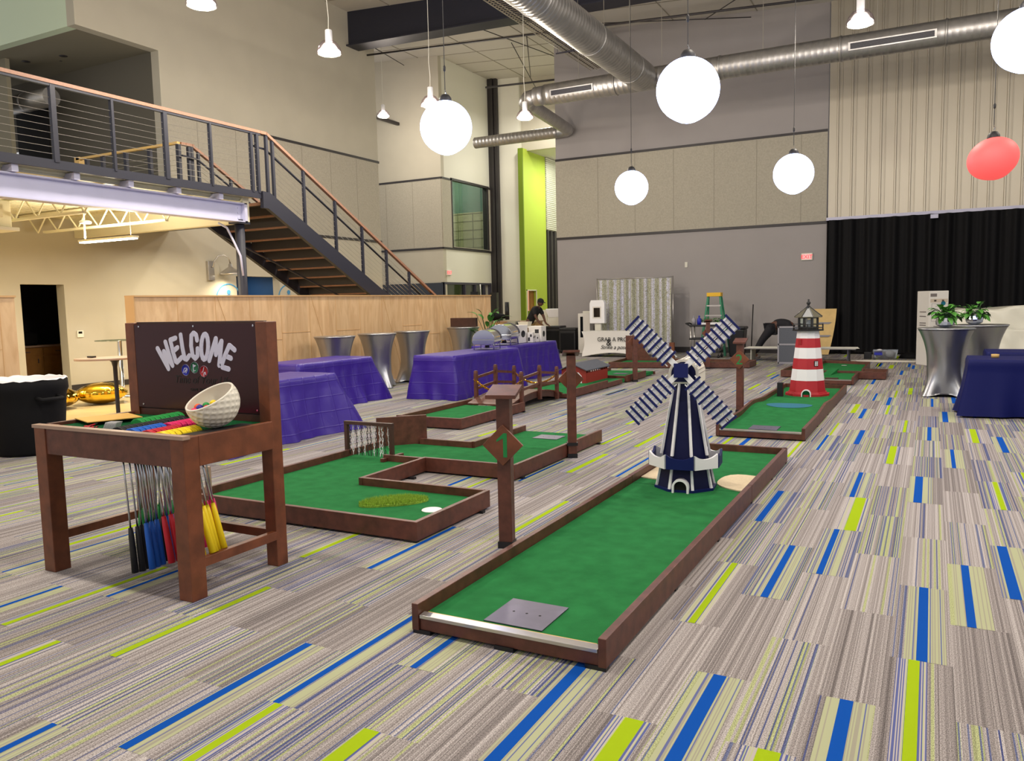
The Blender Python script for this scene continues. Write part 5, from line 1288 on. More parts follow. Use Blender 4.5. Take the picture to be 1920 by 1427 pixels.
# curved cardboard sheet
t = thing('cardboard_sheet', 'tan cardboard sheet leaning curved against the wall beside the stage', 'cardboard', (-2.7, 23.6, .0))
f = MB(); f.grid(lambda u, v: (-.38 + u * (.76 - .16 * (1 - v) ** 1.5) , -.25 + .32 * v + .08 * math.sin(PI * v), .02 + 1.25 * v), 8, 14); f.build('sheet', 'cardboard', t)
f = MB()
for z in (.9, .55): f.prism([(-.12, z), (.26, z), (.2, z - .05), (-.12, z - .05)], 'y', -.10 + .3 * (z - .5), -.085 + .3 * (z - .5))
f.build('printed_mark', 'panel_grey', t)
tag(MB().box(-3.3, -3.12, 23.6, 23.63, .01, 1.2).build('white_board', 'pale_wall'), 'narrow white board leaning beside the curved cardboard', 'board')
# stage curtain
f = MB(); rr = random.Random(5)
x0c, x1c = -2.58, 7.5
def cur(u, v):
    x = x0c + (x1c - x0c) * u; s_ = x * 13.5
    return (x, 23.9 + .07 * math.sin(s_ + 1.3 * math.sin(x * 2.1)) + .03 * math.sin(s_ * 2.2 + 1), 3.7 - 3.66 * v)
f.grid(cur, 420, 6); tag(f.build('stage_curtain', 'black_cloth'), 'tall black pleated curtain drawn across the stage opening', 'curtain')
st(MB().box(-.09, .09, 23.79, 23.85, 3.58, 3.68).build('trim_18', 'beam_lilac'))
# exit signs, wall switch
def exit_sign(label, loc, rz):
    t = thing('exit_sign', label, 'sign', loc, rz, 'lit EXIT signs')
    MB().box(-.15, .15, -.05, 0, -.1, .1).build('housing', 'pale_wall', t, bevel=.005)
    MB().box(-.125, .125, -.055, -.05, -.075, .075).build('face', 'exit_face', t)
    text('EXIT', 'exit_red', t, .15, (0, -.0555, -.053), (PI / 2, 0, 0), 'lettering', .002)
exit_sign('glowing red EXIT sign on the grey back wall beside the curtain', (-3.16, YB, 2.74), 0)
exit_sign('glowing red EXIT sign on the pale office wall above the strip windows', (XL, 25.05, 2.79), PI / 2)
tag(MB().box(-6.66, -6.58, YB - .03, YB, 2.58, 2.74).build('wall_sensor', 'pale_wall'), 'small white sensor box on the grey back wall', 'sensor')

# ---- photo corner
t = thing('backdrop_stand', 'flower wall backdrop on a thin frame against the grey back wall', 'backdrop', (-8.0, 23.2, 0))
f = MB(); rr = random.Random(12)
def bd(u, v):
    x = -1.17 + 2.34 * u; return (x, .07 * math.sin(x * 26 + 1.5 * math.sin(x * 3)) + .015 * math.sin(x * 61), 2.26 - 2.24 * v)
f.grid(bd, 150, 4)
mflor, tt, bb = nt('floral'); MATS['floral'] = mflor
vo = tt.nodes.new('ShaderNodeTexVoronoi'); vo.inputs['Scale'].default_value = 55; tc_ = tt.nodes.new('ShaderNodeTexCoord'); tt.links.new(tc_.outputs['Object'], vo.inputs['Vector'])
rp = tt.nodes.new('ShaderNodeValToRGB'); rp.color_ramp.interpolation = 'CONSTANT'; e = rp.color_ramp.elements; e[0].color = srgb((170, 172, 150)); e[1].position = .16; e[1].color = srgb((232, 232, 238)); k_ = e.new(.72); k_.color = srgb((206, 204, 190))
sx_ = tt.nodes.new('ShaderNodeSeparateColor'); tt.links.new(vo.outputs['Color'], sx_.inputs[0]); tt.links.new(sx_.outputs[0], rp.inputs[0]); 
wv = tt.nodes.new('ShaderNodeTexWave'); wv.inputs['Scale'].default_value = 1.32; wv.inputs['Distortion'].default_value = .6; tt.links.new(tc_.outputs['Object'], wv.inputs['Vector'])
mxf = tt.nodes.new('ShaderNodeMix'); mxf.data_type = 'RGBA'; mxf.blend_type = 'MULTIPLY'; mxf.inputs[0].default_value = 1; rw_ = tt.nodes.new('ShaderNodeValToRGB'); rw_.color_ramp.elements[0].color = srgb((204, 204, 182)); rw_.color_ramp.elements[1].color = srgb((240, 240, 255)); rw_.color_ramp.elements[0].position = .3; rw_.color_ramp.elements[1].position = .6
tt.links.new(wv.outputs[0], rw_.inputs[0]); tt.links.new(rp.outputs[0], mxf.inputs[6]); tt.links.new(rw_.outputs[0], mxf.inputs[7]); tt.links.new(mxf.outputs[2], bb.inputs['Base Color']); bb.inputs['Roughness'].default_value = .8
f.build('flower_cloth', 'floral', t)
for x in (-1.2, 1.2): MB().cyl((x, .04, 0), (x, .04, 2.32), .015, 8).build('upright', 'alu', t)
MB().cyl((-1.2, .04, 2.29), (1.2, .04, 2.29), .015, 8).build('crossbar', 'alu', t)
t = thing('prop_table', 'white covered table reading GRAB A PROP and Strike a pose', 'table', (-8.1, 22.0, 0))
f = MB(); f.box(-.95, .95, -.35, .35, .70, .72); f.build('table_top', 'laminate', t)
f = MB()
def sk(u, v):
    a = u * 4; seg = int(a) % 4; s_ = a - int(a); cs = [(-1, -1), (1, -1), (1, 1), (-1, 1)]; p, q = cs[seg], cs[(seg + 1) % 4]
    x, y = p[0] + (q[0] - p[0]) * s_, p[1] + (q[1] - p[1]) * s_; k = v
    pinch = 1 - .07 * math.sin(PI * min(1, k * 1.15)) ; hemup = .12 * math.sin(PI * s_) * (1 if seg % 2 == 0 else .5)
    return (x * .96 * pinch, y * .37 * (1 - .1 * math.sin(PI * k)), .74 - (.73 - hemup) * v)
f.grid(sk, 120, 16); f.box(-.96, .96, -.37, .37, .735, .745); cl = f.build('stretch_cloth', 'white_cloth', t)
text('GRAB A PROP', 'letter_black', cl, .17, (.03, -.372, .46), (PI / 2, 0, 0), 'lettering', .002, sx=.95)
text('&', 'letter_black', cl, .26, (-.12, -.374, .34), (PI / 2, 0, 0), 'lettering', .002)
text('Strike a pose', 'letter_black', cl, .16, (.02, -.372, .24), (PI / 2, 0, 0), 'lettering', .002, shear=.4, sx=.95)
t = thing('photo_kiosk', 'white photo booth kiosk with a small dark screen standing behind the prop table', 'kiosk', (-8.95, 22.65, 0))
MB().box(-.10, .10, -.02, .08, .02, 1.0).build('column', 'pale_wall', t, bevel=.01); MB().box(-.25, .25, -.1, .2, 0, .03).build('base', 'pale_wall', t)
f = MB(); f.prism([(-.24, .95), (.24, .95), (.24, 1.55), (.2, 1.65), (-.2, 1.65), (-.24, 1.55)], 'y', -.08, .1); f.build('head', 'paint_white', t, bevel=.015)
MB().box(-.10, .10, -.09, -.08, 1.14, 1.42).build('screen', 'glass_dark', t); MB().box(-.14, .14, -.085, -.08, 1.10, 1.46).build('bezel', 'carton_white', t)
t = thing('photo_kiosk', 'slimmer pale kiosk with a dark slot beside the black speaker cases', 'kiosk', (-9.62, 23.3, 0))
MB().box(-.2, .2, -.15, .15, 0, 1.25).build('body', 'carton_white', t, bevel=.01); MB().box(-.12, -.03, -.155, -.15, .5, 1.15).build('slot', 'glass_dark', t); MB().box(-.05, .2, -.12, .12, 1.25, 1.32).build('lid', 'pale_wall', t, bevel=.01)
for lab, x, y, w_, h in (('black upright speaker case at the corner of the grey wall', -10.75, 23.5, .5, .86), ('slightly lower black speaker case next to the pale kiosk', -10.18, 23.35, .52, .80)):
    t = thing('speaker_case', lab, 'speaker case', (x, y, 0), .1, 'black cases by the grey wall')
    MB().box(-w_ / 2, w_ / 2, -.3, .3, .04, h - .08).build('body', 'black_plastic', t, bevel=.02); MB().box(-w_ / 2 - .01, w_ / 2 + .01, -.31, .31, h - .08, h).build('lid', 'black_plastic', t, bevel=.02)
    MB().box(-w_ / 2 + .04, w_ / 2 - .04, -.305, -.3, .1, h - .16).build('grille', 'black_cloth', t)
    for sx_2 in (-1, 1): MB().cyl((sx_2 * .2, -.2, 0), (sx_2 * .2, .2, 0.04), .03, 8).build('caster', 'black_plastic', t)
tag(MB().box(-7.95, -7.75, 16.75, 17.15, 0, .5).build('blue_tub', 'navy_cloth', bevel=.02), 'blue plastic tub on the floor behind the last purple table', 'tub')
# step ladder
t = thing('step_ladder', 'green step ladder with a yellow top standing behind the service cart', 'ladder', (-5.5, 22.95, 0))
for s_ in (-1, 1):
    MB().hull([(s_ * .36 - .03, -.28, 0), (s_ * .36 + .03, -.28, 0), (s_ * .36 + .03, -.2, 0), (s_ * .36 - .03, -.2, 0)], [(s_ * .17 - .025, -.08, 1.68), (s_ * .17 + .025, -.08, 1.68), (s_ * .17 + .025, -.02, 1.68), (s_ * .17 - .025, -.02, 1.68)]).build('front_rail', 'ladder_green', t)
    MB().hull([(s_ * .34 - .02, .45, 0), (s_ * .34 + .02, .45, 0), (s_ * .34 + .02, .5, 0), (s_ * .34 - .02, .5, 0)], [(s_ * .18 - .02, .04, 1.68), (s_ * .18 + .02, .04, 1.68), (s_ * .18 + .02, .08, 1.68), (s_ * .18 - .02, .08, 1.68)]).build('rear_rail', 'ladder_green', t)
for k in range(5):
    z = .3 + .28 * k; w_ = .36 - .19 * z / 1.68; y = -.24 + .19 * z / 1.68
    MB().box(-w_, w_, y - .04, y + .06, z - .02, z + .02).build('step', 'alu', t)
MB().box(-.2, .2, -.12, .14, 1.68, 1.79).build('top_cap', 'ladder_yellow', t, bevel=.01)
# service cart with bottles and plant tray
t = thing('service_cart', 'black and silver service cart parked behind the windmill', 'cart', (-5.5, 22.0, 0))
for z in (.15, .5, .86): MB().box(-.42, .42, -.22, .22, z, z + .05).build('shelf', 'black_plastic', t, bevel=.01)
for x in (-.38, .38):
    for y in (-.19, .19): MB().cyl((x, y, .08), (x, y, .86), .02, 8).build('upright', 'alu', t); MB().sphere((x, y, .04), .04, 10, 8).build('caster', 'black_plastic', t)
f = MB(); f.tube([(-.42, -.2, .9), (-.52, -.18, .95), (-.52, .18, .95), (-.42, .2, .9)], .02, 8); f.build('push_handle', 'black_plastic', t)
for lab, x, m_ in (('grey spray bottle on the service cart', -5.82, 'panel_grey'), ('blue bottle on the service cart', -5.67, 'logo_blue')):
    f = MB(); f.lathe([(0, 0), (.055, 0), (.06, .1), (.055, .16), (.025, .19), (.02, .22), (.026, .225), (.022, .25), (0, .25)], n=16); tag(f.build('bottle', m_, loc=(x, 21.9, .91)), lab, 'bottle', 'bottles on the service cart')
t = thing('plant_tray', 'tray of low green plants on the service cart', 'plants', (-5.4, 22.05, .91))
MB().box(-.3, .3, -.15, .15, 0.004, .06).build('tray', 'paint_white', t)
f = MB(); rr = random.Random(6)
for k in range(130):
    a = rr.uniform(0, 6.28); leaf_mesh(f, Vector((rr.uniform(-.32, .32), rr.uniform(-.15, .15), .06 + rr.uniform(0, .1))), Vector((math.cos(a), math.sin(a), rr.uniform(0, 1))), Vector((0, 0, 1)), .09, .05, .4)
f.build('leaves', 'leaf', t, fix=False)
# grey bin
t = thing('waste_bin', 'black waste bin standing beside the service cart at the back wall', 'bin', (-4.76, 22.5, 0))
f = MB(); f.hull([(-.18, -.18, 0), (.18, -.18, 0), (.18, .18, 0), (-.18, .18, 0)], [(-.23, -.23, .76), (.23, -.23, .76), (.23, .23, .76), (-.23, .23, .76)]); f.build('body', 'black_plastic', t, bevel=.03)
MB().box(-.25, .25, -.25, .25, .76, .84).build('liner', 'black_plastic', t, bevel=.03)
tag(MB().cyl((-4.56, 23.4, .0), (-4.54, 23.55, 1.43), .016, 8).build('pole', 'black_plastic'), 'thin black pole leaning by the bending person', 'pole')
# near trash can
t = thing('trash_can', 'big round bin in a black stretch cover with a white liner near the birch wall', 'bin', (-9.27, 5.5, 0))
f = MB(); f.lathe([(.001, .0), (.34, .0), (.36, .04), (.40, .5), (.415, .68), (.44, .74), (.435, .845), (.42, .86), (.40, .845), (.39, .5), (.001, .45)], n=48); f.build('cover', 'black_cloth', t)
f = MB(); rr = random.Random(9); f.lathe([(.435, .852), (.42, .868), (.40, .85), (.395, .7), (.1, .55)], n=48)
for v in f.bm.verts: v.co.z += rr.uniform(-.006, .012)
f.build('liner', 'paper', t)
f = MB(); f.tube([(.40, -.12, .66), (.50, -.12, .64), (.50, .12, .64), (.40, .12, .66)], .025, 8); f.build('handle', 'black_cloth', t)
f = MB(); f.tube([(-.40, -.12, .66), (-.50, -.12, .64), (-.50, .12, .64), (-.40, .12, .66)], .025, 8); f.build('handle', 'black_cloth', t)
# hall tables, balloons, thermostat, barn light
t = thing('cafe_table', 'tall rounded table with a wood top and dark metal leg in the side hall', 'table', (-11.2, 8.05, -.14))
f = MB(); f.prism(blob(0, 0, .56, .38, 1, 40, R(60), 0), 'z', 1.02, 1.05); f.build('top', 'laminate', t, bevel=.006)
f = MB(); f.lathe([(.10, 1.02), (.05, .98), (.033, .9), (.03, .1), (.04, .03), (.22, .015), (.22, 0), (0, 0)], n=24); f.build('pedestal', 'steel_ink', t)
tag(MB().box(-11.5, -11.38, 7.8, 7.87, .915, .94).build('black_box', 'black_plastic'), 'small black box on the tall wood topped table', 'box')
for (x, y, lab) in ((-13.6, 9.9, 'tall glass topped table with a chrome post by the cream wall'), (-12.6, 10.0, 'second glass topped table partly behind the birch wall end')):
    t = thing('glass_table', lab, 'table', (x, y, 0), 0, 'glass topped tables in the side hall')
    f = MB(); f.lathe([(0, 1.07), (.42, 1.07), (.42, 1.082), (0, 1.082)], n=40); f.build('glass_top', 'glass_window', t); f = MB(); f.lathe([(.04, 1.07), (.04, .02), (.25, .012), (.25, 0), (0, 0)], n=24); f.build('post', 'chrome', t)
for (x, y, lab, rz) in ((-13.05, 8.15, 'gold foil balloon pillow on the hall floor, half behind the bin', .3), (-12.95, 9.0, 'gold foil balloon pillow on the hall floor under the tall table', .9)):
    f = MB()
    def bal(u, v):
        a = 2 * PI * u; b = PI * (v - .5); cs = math.cos(b)
        px = .42 * math.copysign(abs(math.cos(a)) ** .75, math.cos(a)) * cs ** .8; py = .34 * math.copysign(abs(math.sin(a)) ** .75, math.sin(a)) * cs ** .8
        edge = cs ** 6; return (px * (1 + .02 * math.sin(a * 24) * edge), py * (1 + .02 * math.sin(a * 24) * edge), .19 + .185 * math.sin(b) * (1 - .25 * (abs(math.cos(a)) ** 6)))
    f.grid(bal, 96, 20); tag(f.build('foil_balloon', 'gold_foil', loc=(x, y, 0), rot=(0, 0, rz)), lab, 'balloon', 'gold foil balloons on the floor')
t = thing('thermostat', 'small white thermostat on the cream wall beside the kitchen door', 'thermostat', (XL, 10.56, 1.17))
MB().box(0, .03, -.07, .07, -.07, .07).build('body', 'pale_wall', t, bevel=.004); MB().box(.03, .033, -.045, .035, .005, .05).build('display', 'glass_dark', t)
t = thing('barn_light', 'silver gooseneck barn lamp on the cream wall above the birch wall', 'wall lamp', (XL, 14.05, 2.5))
MB().box(0, .08, -.09, .09, -.17, .3).build('back_plate', 'alu', t, bevel=.005)
f = MB(); f.tube([(.08, 0, .15), (.14, .0, .16), (.17, .02, .3), (.22, .1, .42), (.28, .22, .45), (.33, .33, .38), (.34, .36, .25)], .014, 8); f.build('gooseneck', 'alu', t)
f = MB(); f.lathe([(.02, .25), (.045, .22), (.05, .16), (.10, .12), (.14, .1), (.27, 0), (.275, -.03), (.26, -.03), (.25, .0), (.1, .09), (.0, .11)], (.34, .36, 0), 32); f.build('shade', 'alu', t)
MB().sphere((.34, .36, .03), .045, 12, 8).build('bulb', 'emit_white', t)
lamp('barn_light_lamp', 'SPOT', (XL + .34, 14.41, 2.46), 70, (1, .85, .6), .06, spot=R(150))
# round restroom emblems
for y, lab in ((14.62, 'round blue ring emblem with a figure before the restroom niche'), (16.75, 'round blue ring emblem with a figure beyond the restroom niche')):
    t = thing('restroom_emblem', lab, 'sign', (XL + .005, y, 1.85), PI / 2, 'round restroom emblems')
    f = MB(); f.tube([(.40 * math.cos(a), -.006, .40 * math.sin(a)) for a in [2 * PI * i / 48 for i in range(48)]], .018, 6, closed=True)
    for v in f.bm.verts: v.co.y *= .4
    f.build('ring', 'icon_blue', t)
    f = MB(); f.prism([(.06 * math.cos(2 * PI * i / 16), .2 + .06 * math.sin(2 * PI * i / 16)) for i in range(16)], 'y', -.008, -.002); f.prism([(-.11, .11), (-.07, .13), (.07, .13), (.11, .11), (.1, -.1), (.05, -.1), (.05, -.3), (-.05, -.3), (-.05, -.1), (-.1, -.1)], 'y', -.008, -.002); f.build('figure', 'icon_blue', t)
# kitchen cabinet in the dark room
t = thing('base_cabinet', 'brown kitchen base cabinet seen in the dark room through the door', 'cabinet', (-18.0, 10.5, 0))
MB().box(-.25, .2, -1.6, 1.2, .02, .86).build('carcass', 'cabinet_oak', t); MB().box(-.27, .25, -1.62, 1.22, .86, .9).build('worktop', 'laminate', t)
for k in range(4):
    y = -1.55 + k * .69
    o = MB().box(.2, .22, y, y + .66, .68, .84).build('drawer', 'cabinet_oak', t); MB().box(.22, .24, y + .28, y + .38, .75, .765).build('pull', 'steel_dark', o)
    o = MB().box(.2, .22, y, y + .66, .06, .65).build('door', 'cabinet_oak', t); MB().box(.22, .24, y + .55, y + .565, .5, .6).build('pull', 'steel_dark', o)
tag(MB().box(-18.2, -17.85, 10.2, 11.0, .905, 1.2).build('dark_bag', 'black_cloth', bevel=.05), 'dark bag with white items on the cabinet worktop in the dark room', 'bag')
# chafing dishes
def chafer(label, x, y, rz, k=1.0):
    t = thing('chafing_dish', label, 'chafing dish', (x, y, .758), rz, 'roll top chafing dishes on the purple tables'); t.scale = (k, k, k)
    f = MB()
    for sx_2 in (-.2, .2):
        for sy in (-.26, .26): f.tube([(sx_2, sy, .0), (sx_2 * .98, sy * .98, .12), (sx_2 * .9, sy * .95, .15)], .012, 8)
    f.tube([(-.2, -.26, .02), (.2, -.26, .02), (.2, .26, .02), (-.2, .26, .02)], .006, 6, closed=True); f.build('stand', 'chrome', t)
    f = MB(); f.prism([(-.23, .15), (-.23, .20), (.23, .20), (.23, .15), (.19, .10), (-.19, .10)], 'y', -.3, .3); f.build('water_pan', 'chrome', t, bevel=.008)
    f = MB(); n_ = 18; arc = [(.225 * math.cos(PI * i / n_), .2 + .19 * math.sin(PI * i / n_)) for i in range(n_ + 1)]
    f.prism(arc, 'y', -.29, .29); o = f.build('roll_top_lid', 'chrome', t, bevel=.006)
    for p in o.data.polygons: p.use_smooth = False
    f = MB(); f.tube([(.235 * math.cos(PI * i / 12), 0, .2 + .2 * math.sin(PI * i / 12)) for i in range(13)], .008, 6)
    for v in f.bm.verts: v.co.y += .28
    f.build('hinge_band', 'steel_dark', t)
    f = MB(); f.tube([(.215, -.07, .24), (.25, -.07, .25), (.25, .07, .25), (.215, .07, .24)], .007, 6); f.build('handle', 'newel_oak', t)
    f = MB(); f.lathe([(0, 0), (.045, 0), (.045, .05), (0, .05)], (0, 0, .025), 16); f.build('burner', 'steel_dark', t)
chafer('shiny roll top chafing dish on the front purple buffet cloth', -7.42, 13.1, R(15), .95)
chafer('shiny roll top chafing dish behind on the farther purple table', -7.86, 14.6, R(12), 1.1)
# cartons and gear on the last purple table
rr = random.Random(14)
specs = [('printed white carton with a black round mark behind the chafing dishes', -7.95, 15.35, .34, .34, .38), ('open white carton at the end of the purple table', -7.72, 15.9, .30, .30, .34), ('low white carton between the two printed cartons', -8.0, 15.75, .2, .2, .2), ('small printed box at the front of the cartons', -7.68, 15.5, .12, .14, .22), ('slim printed box beside the small one', -7.66, 15.68, .1, .12, .18)]
for lab, x, y, w_, d_, h in specs:
    t = thing('carton', lab, 'carton', (x, y, .757), rr.uniform(-.2, .2), 'cartons on the last purple table')
    MB().box(-w_ / 2, w_ / 2, -d_ / 2, d_ / 2, 0, h).build('box', 'carton_white', t, bevel=.004)
    f = MB(); f.lathe([(0, 0), (min(w_, h) * .22, 0), (min(w_, h) * .22, .002)], n=18); f.build('mark', 'rub_black', t, loc=(w_ / 2 + .001, 0, h * .5), rot=(0, PI / 2, 0))
    f = MB(); f.box(-w_ * .4, -w_ * .05, -d_ / 2 - .002, -d_ / 2, h * .15, h * .5); f.box(0, w_ * .3, -d_ / 2 - .002, -d_ / 2, h * .55, h * .8); f.build('printing', 'rub_black', t)
tag(MB().sphere((0, 0, 0), .16, 16, 10, (1.2, 1, .5)).build('crumpled_paper', 'paper', loc=(-7.9, 16.15, .84)), 'heap of crumpled white paper at the end of the purple table', 'paper')
# counter behind, draped gear, second person bits
t = thing('service_counter', 'birch faced counter behind the chafing dishes near the black column', 'counter', (-12.6, 24.2, 0))
MB().box(-1.6, .9, -.3, .3, .0, .98).build('body', 'birch_core', t); MB().box(-1.65, .95, -.35, .35, .98, 1.02).build('top', 'laminate', t)
t = thing('draped_gear', 'black gear draped in dark cloth heaped on the counter by the black column', 'gear', (-13.4, 24.0, 1.04))
f = MB(); f.sphere((-.25, 0, .22), .28, 14, 10, (1.0, .8, .78)); f.sphere((.15, 0, .13), .3, 14, 10, (1.5, .7, .42)); f.build('cloth', 'black_cloth', t)
f = MB(); f.hull([(-.75, -.42, -.7), (-.3, -.42, -.7), (-.1, -.38, .12), (-.6, -.38, .12)], [(-.65, -.39, -.6), (-.2, -.39, -.6), (-.1, -.2, .16), (-.6, -.2, .16)]); f.build('hanging_cloth', 'black_cloth', t)
MB().box(-.75, -.45, -.1, .15, .1, 1.0).build('black_case', 'black_plastic', t); MB().cyl((-.35, -.05, .1), (-.38, -.05, 1.25), .02, 8).build('stand_tube', 'alu', t)
MB().box(.0, .25, -.05, .1, .2, .95).build('screen', 'glass_dark', t); MB().cyl((.62, 0, .02), (.62, 0, .62), .075, 14).build('speaker_tube', 'black_plastic', t)
tag(MB().hull([(-.22, -.2, 0), (.22, -.2, 0), (.22, .2, 0), (-.22, .2, 0)], [(-.3, -.26, .3), (.3, -.26, .3), (.3, .26, .3), (-.3, .26, .3)]).build('white_basket', 'paint_white', loc=(-11.35, 24.9, 1.1), bevel=.02), 'white plastic basket set against the end of the grey wall', 'basket')
tag(MB().box(-11.6, -11.1, 24.7, 25.1, 0, 1.1).build('pedestal', 'pale_wall'), 'pale pedestal under the white basket', 'pedestal')
tag(MB().box(-12.35, -12.0, 25.5, 25.8, 0, 1.35).build('tall_white_crate', 'pale_wall', bevel=.01), 'white crate behind the leaning person, beside the lime wall', 'crate')
tag(MB().box(-12.75, -12.37, 25.5, 25.8, 0, 1.33).build('green_crate', 'lime_dark', bevel=.01), 'olive green crate behind the leaning person', 'crate')
t = thing('prep_table', 'pale prep table covered with food trays in front of the leaning person', 'table', (-10.85, 22.1, 0))
MB().box(-.9, .1, -.35, .35, .86, .9).build('top', 'pale_wall', t)
for x in (-.85, .05):
    for y in (-.3, .3): MB().box(x - .02, x + .02, y - .02, y + .02, 0, .86).build('leg', 'steel_dark', t)
for lab, x, w_, h, m_ in (('steel tray on the prep table', -11.6, .3, .16, 'alu_dull'), ('pale foam box on the prep table', -11.2, .35, .14, 'cream_white'), ('dark pan on the prep table', -11.4, .2, .1, 'rub_black')):
    tag(MB().hull([(-w_ * .4, -.12, 0), (w_ * .4, -.12, 0), (w_ * .4, .12, 0), (-w_ * .4, .12, 0)], [(-w_ / 2, -.15, h), (w_ / 2, -.15, h), (w_ / 2, .15, h), (-w_ / 2, .15, h)]).build('food_tray', m_, loc=(x + .1, 22.0 + (.12 if 'dark' in lab else 0), .9)), lab, 'tray', 'trays on the prep table')
# floor plant by the silver table
t = thing('floor_plant', 'tall leafy green plant between the silver table and the chafing dishes', 'plant', (-9.15, 16.25, 0))
f = MB(); f.lathe([(0, 0), (.15, 0), (.19, .3), (.17, .3), (0, .27)], n=20); f.build('pot', 'black_plastic', t)
rr = random.Random(17); f = MB(); g = MB()
for k in range(44):
    a = rr.uniform(0, 6.28); sp = rr.uniform(.05, .36); h = rr.uniform(.5, 1.4); b = Vector((0, 0, .27)); m_ = Vector((math.cos(a) * sp * .4, math.sin(a) * sp * .4, h * .7)); e_ = Vector((math.cos(a) * sp, math.sin(a) * sp, h))
    g.tube([b, m_, e_], .006, 5); leaf_mesh(f, e_, Vector((math.cos(a), math.sin(a), rr.uniform(.2, 1.6))), Vector((0, 0, 1)), rr.uniform(.2, .32), rr.uniform(.09, .14), .35)
f.build('leaves', 'leaf', t, fix=False); g.build('stems', 'leaf_dark', t)
# big-leaf plants behind the strip windows
t = thing('office_plant', 'large leaved plant behind the low strip windows of the office', 'plant', (-16.4, 26.9, 0))
f = MB(); rr = random.Random(19)
for k in range(16):
    a = rr.uniform(0, 6.28); b = Vector((rr.uniform(-.2, .2), rr.uniform(-.6, .6), rr.uniform(1.4, 1.9))); leaf_mesh(f, b, Vector((math.cos(a), math.sin(a), 1.0)), Vector((0, 0, 1)), .55, .2, .4)
f.build('leaves', 'leaf_dark', t, fix=False)
f = MB(); f.lathe([(0, 0), (.2, 0), (.25, .5), (0, .5)], n=16); f.cyl((0, 0, .5), (0, 0, 1.6), .02, 6); f.build('pot', 'pale_wall', t)
t = thing('office_pendant', 'small dark pendant lamp inside the upper office window', 'pendant lamp', (-16.2, 25.75, 4.1))
f = MB(); f.lathe([(.0, .12), (.03, .1), (.13, 0), (.12, 0), (0, .09)], n=20); f.build('shade', 'trim_dark', t); MB().cyl((0, 0, .1), (0, 0, 2.2), .006, 6).build('cord', 'trim_dark', t); MB().sphere((0, 0, .0), .05, 10, 8).build('bulb', 'emit_panel', t)
# ================================================================ PEOPLE
def skin(name, verts, edges, radii, m, parent, root=0, sub=2):
    me = bpy.data.meshes.new(name); me.from_pydata([Vector(v) for v in verts], edges, []); me.materials.append(MATS[m])
    o = bpy.data.objects.new(name, me); C.objects.link(o); o.parent = parent
    md = o.modifiers.new('skin', 'SKIN'); sv = me.skin_vertices[0].data
    for i, r_ in enumerate(radii):
        sv[i].radius = (r_, r_) if isinstance(r_, (int, float)) else r_; sv[i].use_root = (i == root)
    md.use_smooth_shade = True
    s_ = o.modifiers.new('sub', 'SUBSURF'); s_.levels = sub; s_.render_levels = sub
    return o
def head(parent, c, r_, look, m='skin_dark', cap=None, hair='shirt_black'):
    """head with face features; look = unit direction the face points to"""
    look = Vector(look).normalized(); up = Vector((0, 0, 1)); up = (up - look * up.dot(look)).normalized(); s_ = look.cross(up).normalized(); c = Vector(c)
    P_ = lambda a, b, d: c + s_ * a + look * b + up * d
    rot = Matrix((s_, look, up)).transposed()
    f = MB(); f.sphere((0, 0, 0), r_, 20, 14, (.80, .95, 1.15)); f.sphere((0, r_ * .25, -r_ * .55), r_ * .62, 14, 10, (.85, .9, .9))
    f.tube([(0, r_ * .88, r_ * .2), (0, r_ * 1.12, -r_ * .2), (0, r_ * .92, -r_ * .28)], [r_ * .09, r_ * .14, r_ * .1], 8)
    for sx_2 in (-1, 1): f.sphere((sx_2 * r_ * .8, -r_ * .05, 0), r_ * .22, 8, 6, (.4, .8, 1.2))
    f.tube([(-r_ * .25, r_ * .86, -r_ * .5), (r_ * .25, r_ * .86, -r_ * .5)], r_ * .06, 6)
    o = f.build('head', m, parent); o.matrix_local = Matrix.Translation(c) @ rot.to_4x4()
    f = MB()
    for sx_2 in (-1, 1): f.sphere((sx_2 * r_ * .33, r_ * .82, r_ * .1), r_ * .10, 8, 6)
    f.build('eye', 'rub_black', o)
    f = MB(); f.sphere((0, -r_ * .12, r_ * .18), r_ * 1.02, 20, 12, (.84, .95, 1.05)); f.build('hair', hair, o)
    if cap:
        f = MB(); f.sphere((0, -r_ * .05, r_ * .42), r_ * 1.02, 20, 12, (.9, 1.02, .85)); f.hull([(-r_ * .6, r_ * .75, r_ * .42), (r_ * .6, r_ * .75, r_ * .42), (r_ * .42, r_ * 1.65, r_ * .36), (-r_ * .42, r_ * 1.65, r_ * .36)], [(-r_ * .6, r_ * .75, r_ * .5), (r_ * .6, r_ * .75, r_ * .5), (r_ * .42, r_ * 1.65, r_ * .42), (-r_ * .42, r_ * 1.65, r_ * .42)])
        f.build('cap', cap, o)
    return o
# figure A leans over the prep table; local +X is the direction he faces
t = thing('person', 'person in a black cap, black shirt and khaki shorts leaning over a table', 'person', (-11.40, 22.85, 0), R(-8))
V = [(0, 0, .95), (.10, 0, 1.12), (.24, 0, 1.32), (.34, 0, 1.44), (.40, 0, 1.52),
     (0, .10, .92), (.02, .11, .50), (-.02, .11, .09), (.12, .11, .04), (0, -.10, .92), (-.03, -.11, .50), (-.08, -.11, .09), (.06, -.11, .04),
     (.33, .18, 1.40), (.42, .24, 1.17), (.50, .22, .98), (.56, .21, .93), (.33, -.18, 1.40), (.44, -.24, 1.17), (.56, -.22, .99), (.62, -.21, .94)]
E_ = [(0, 1), (1, 2), (2, 3), (3, 4), (0, 5), (5, 6), (6, 7), (7, 8), (0, 9), (9, 10), (10, 11), (11, 12), (3, 13), (13, 14), (14, 15), (15, 16), (3, 17), (17, 18), (18, 19), (19, 20)]
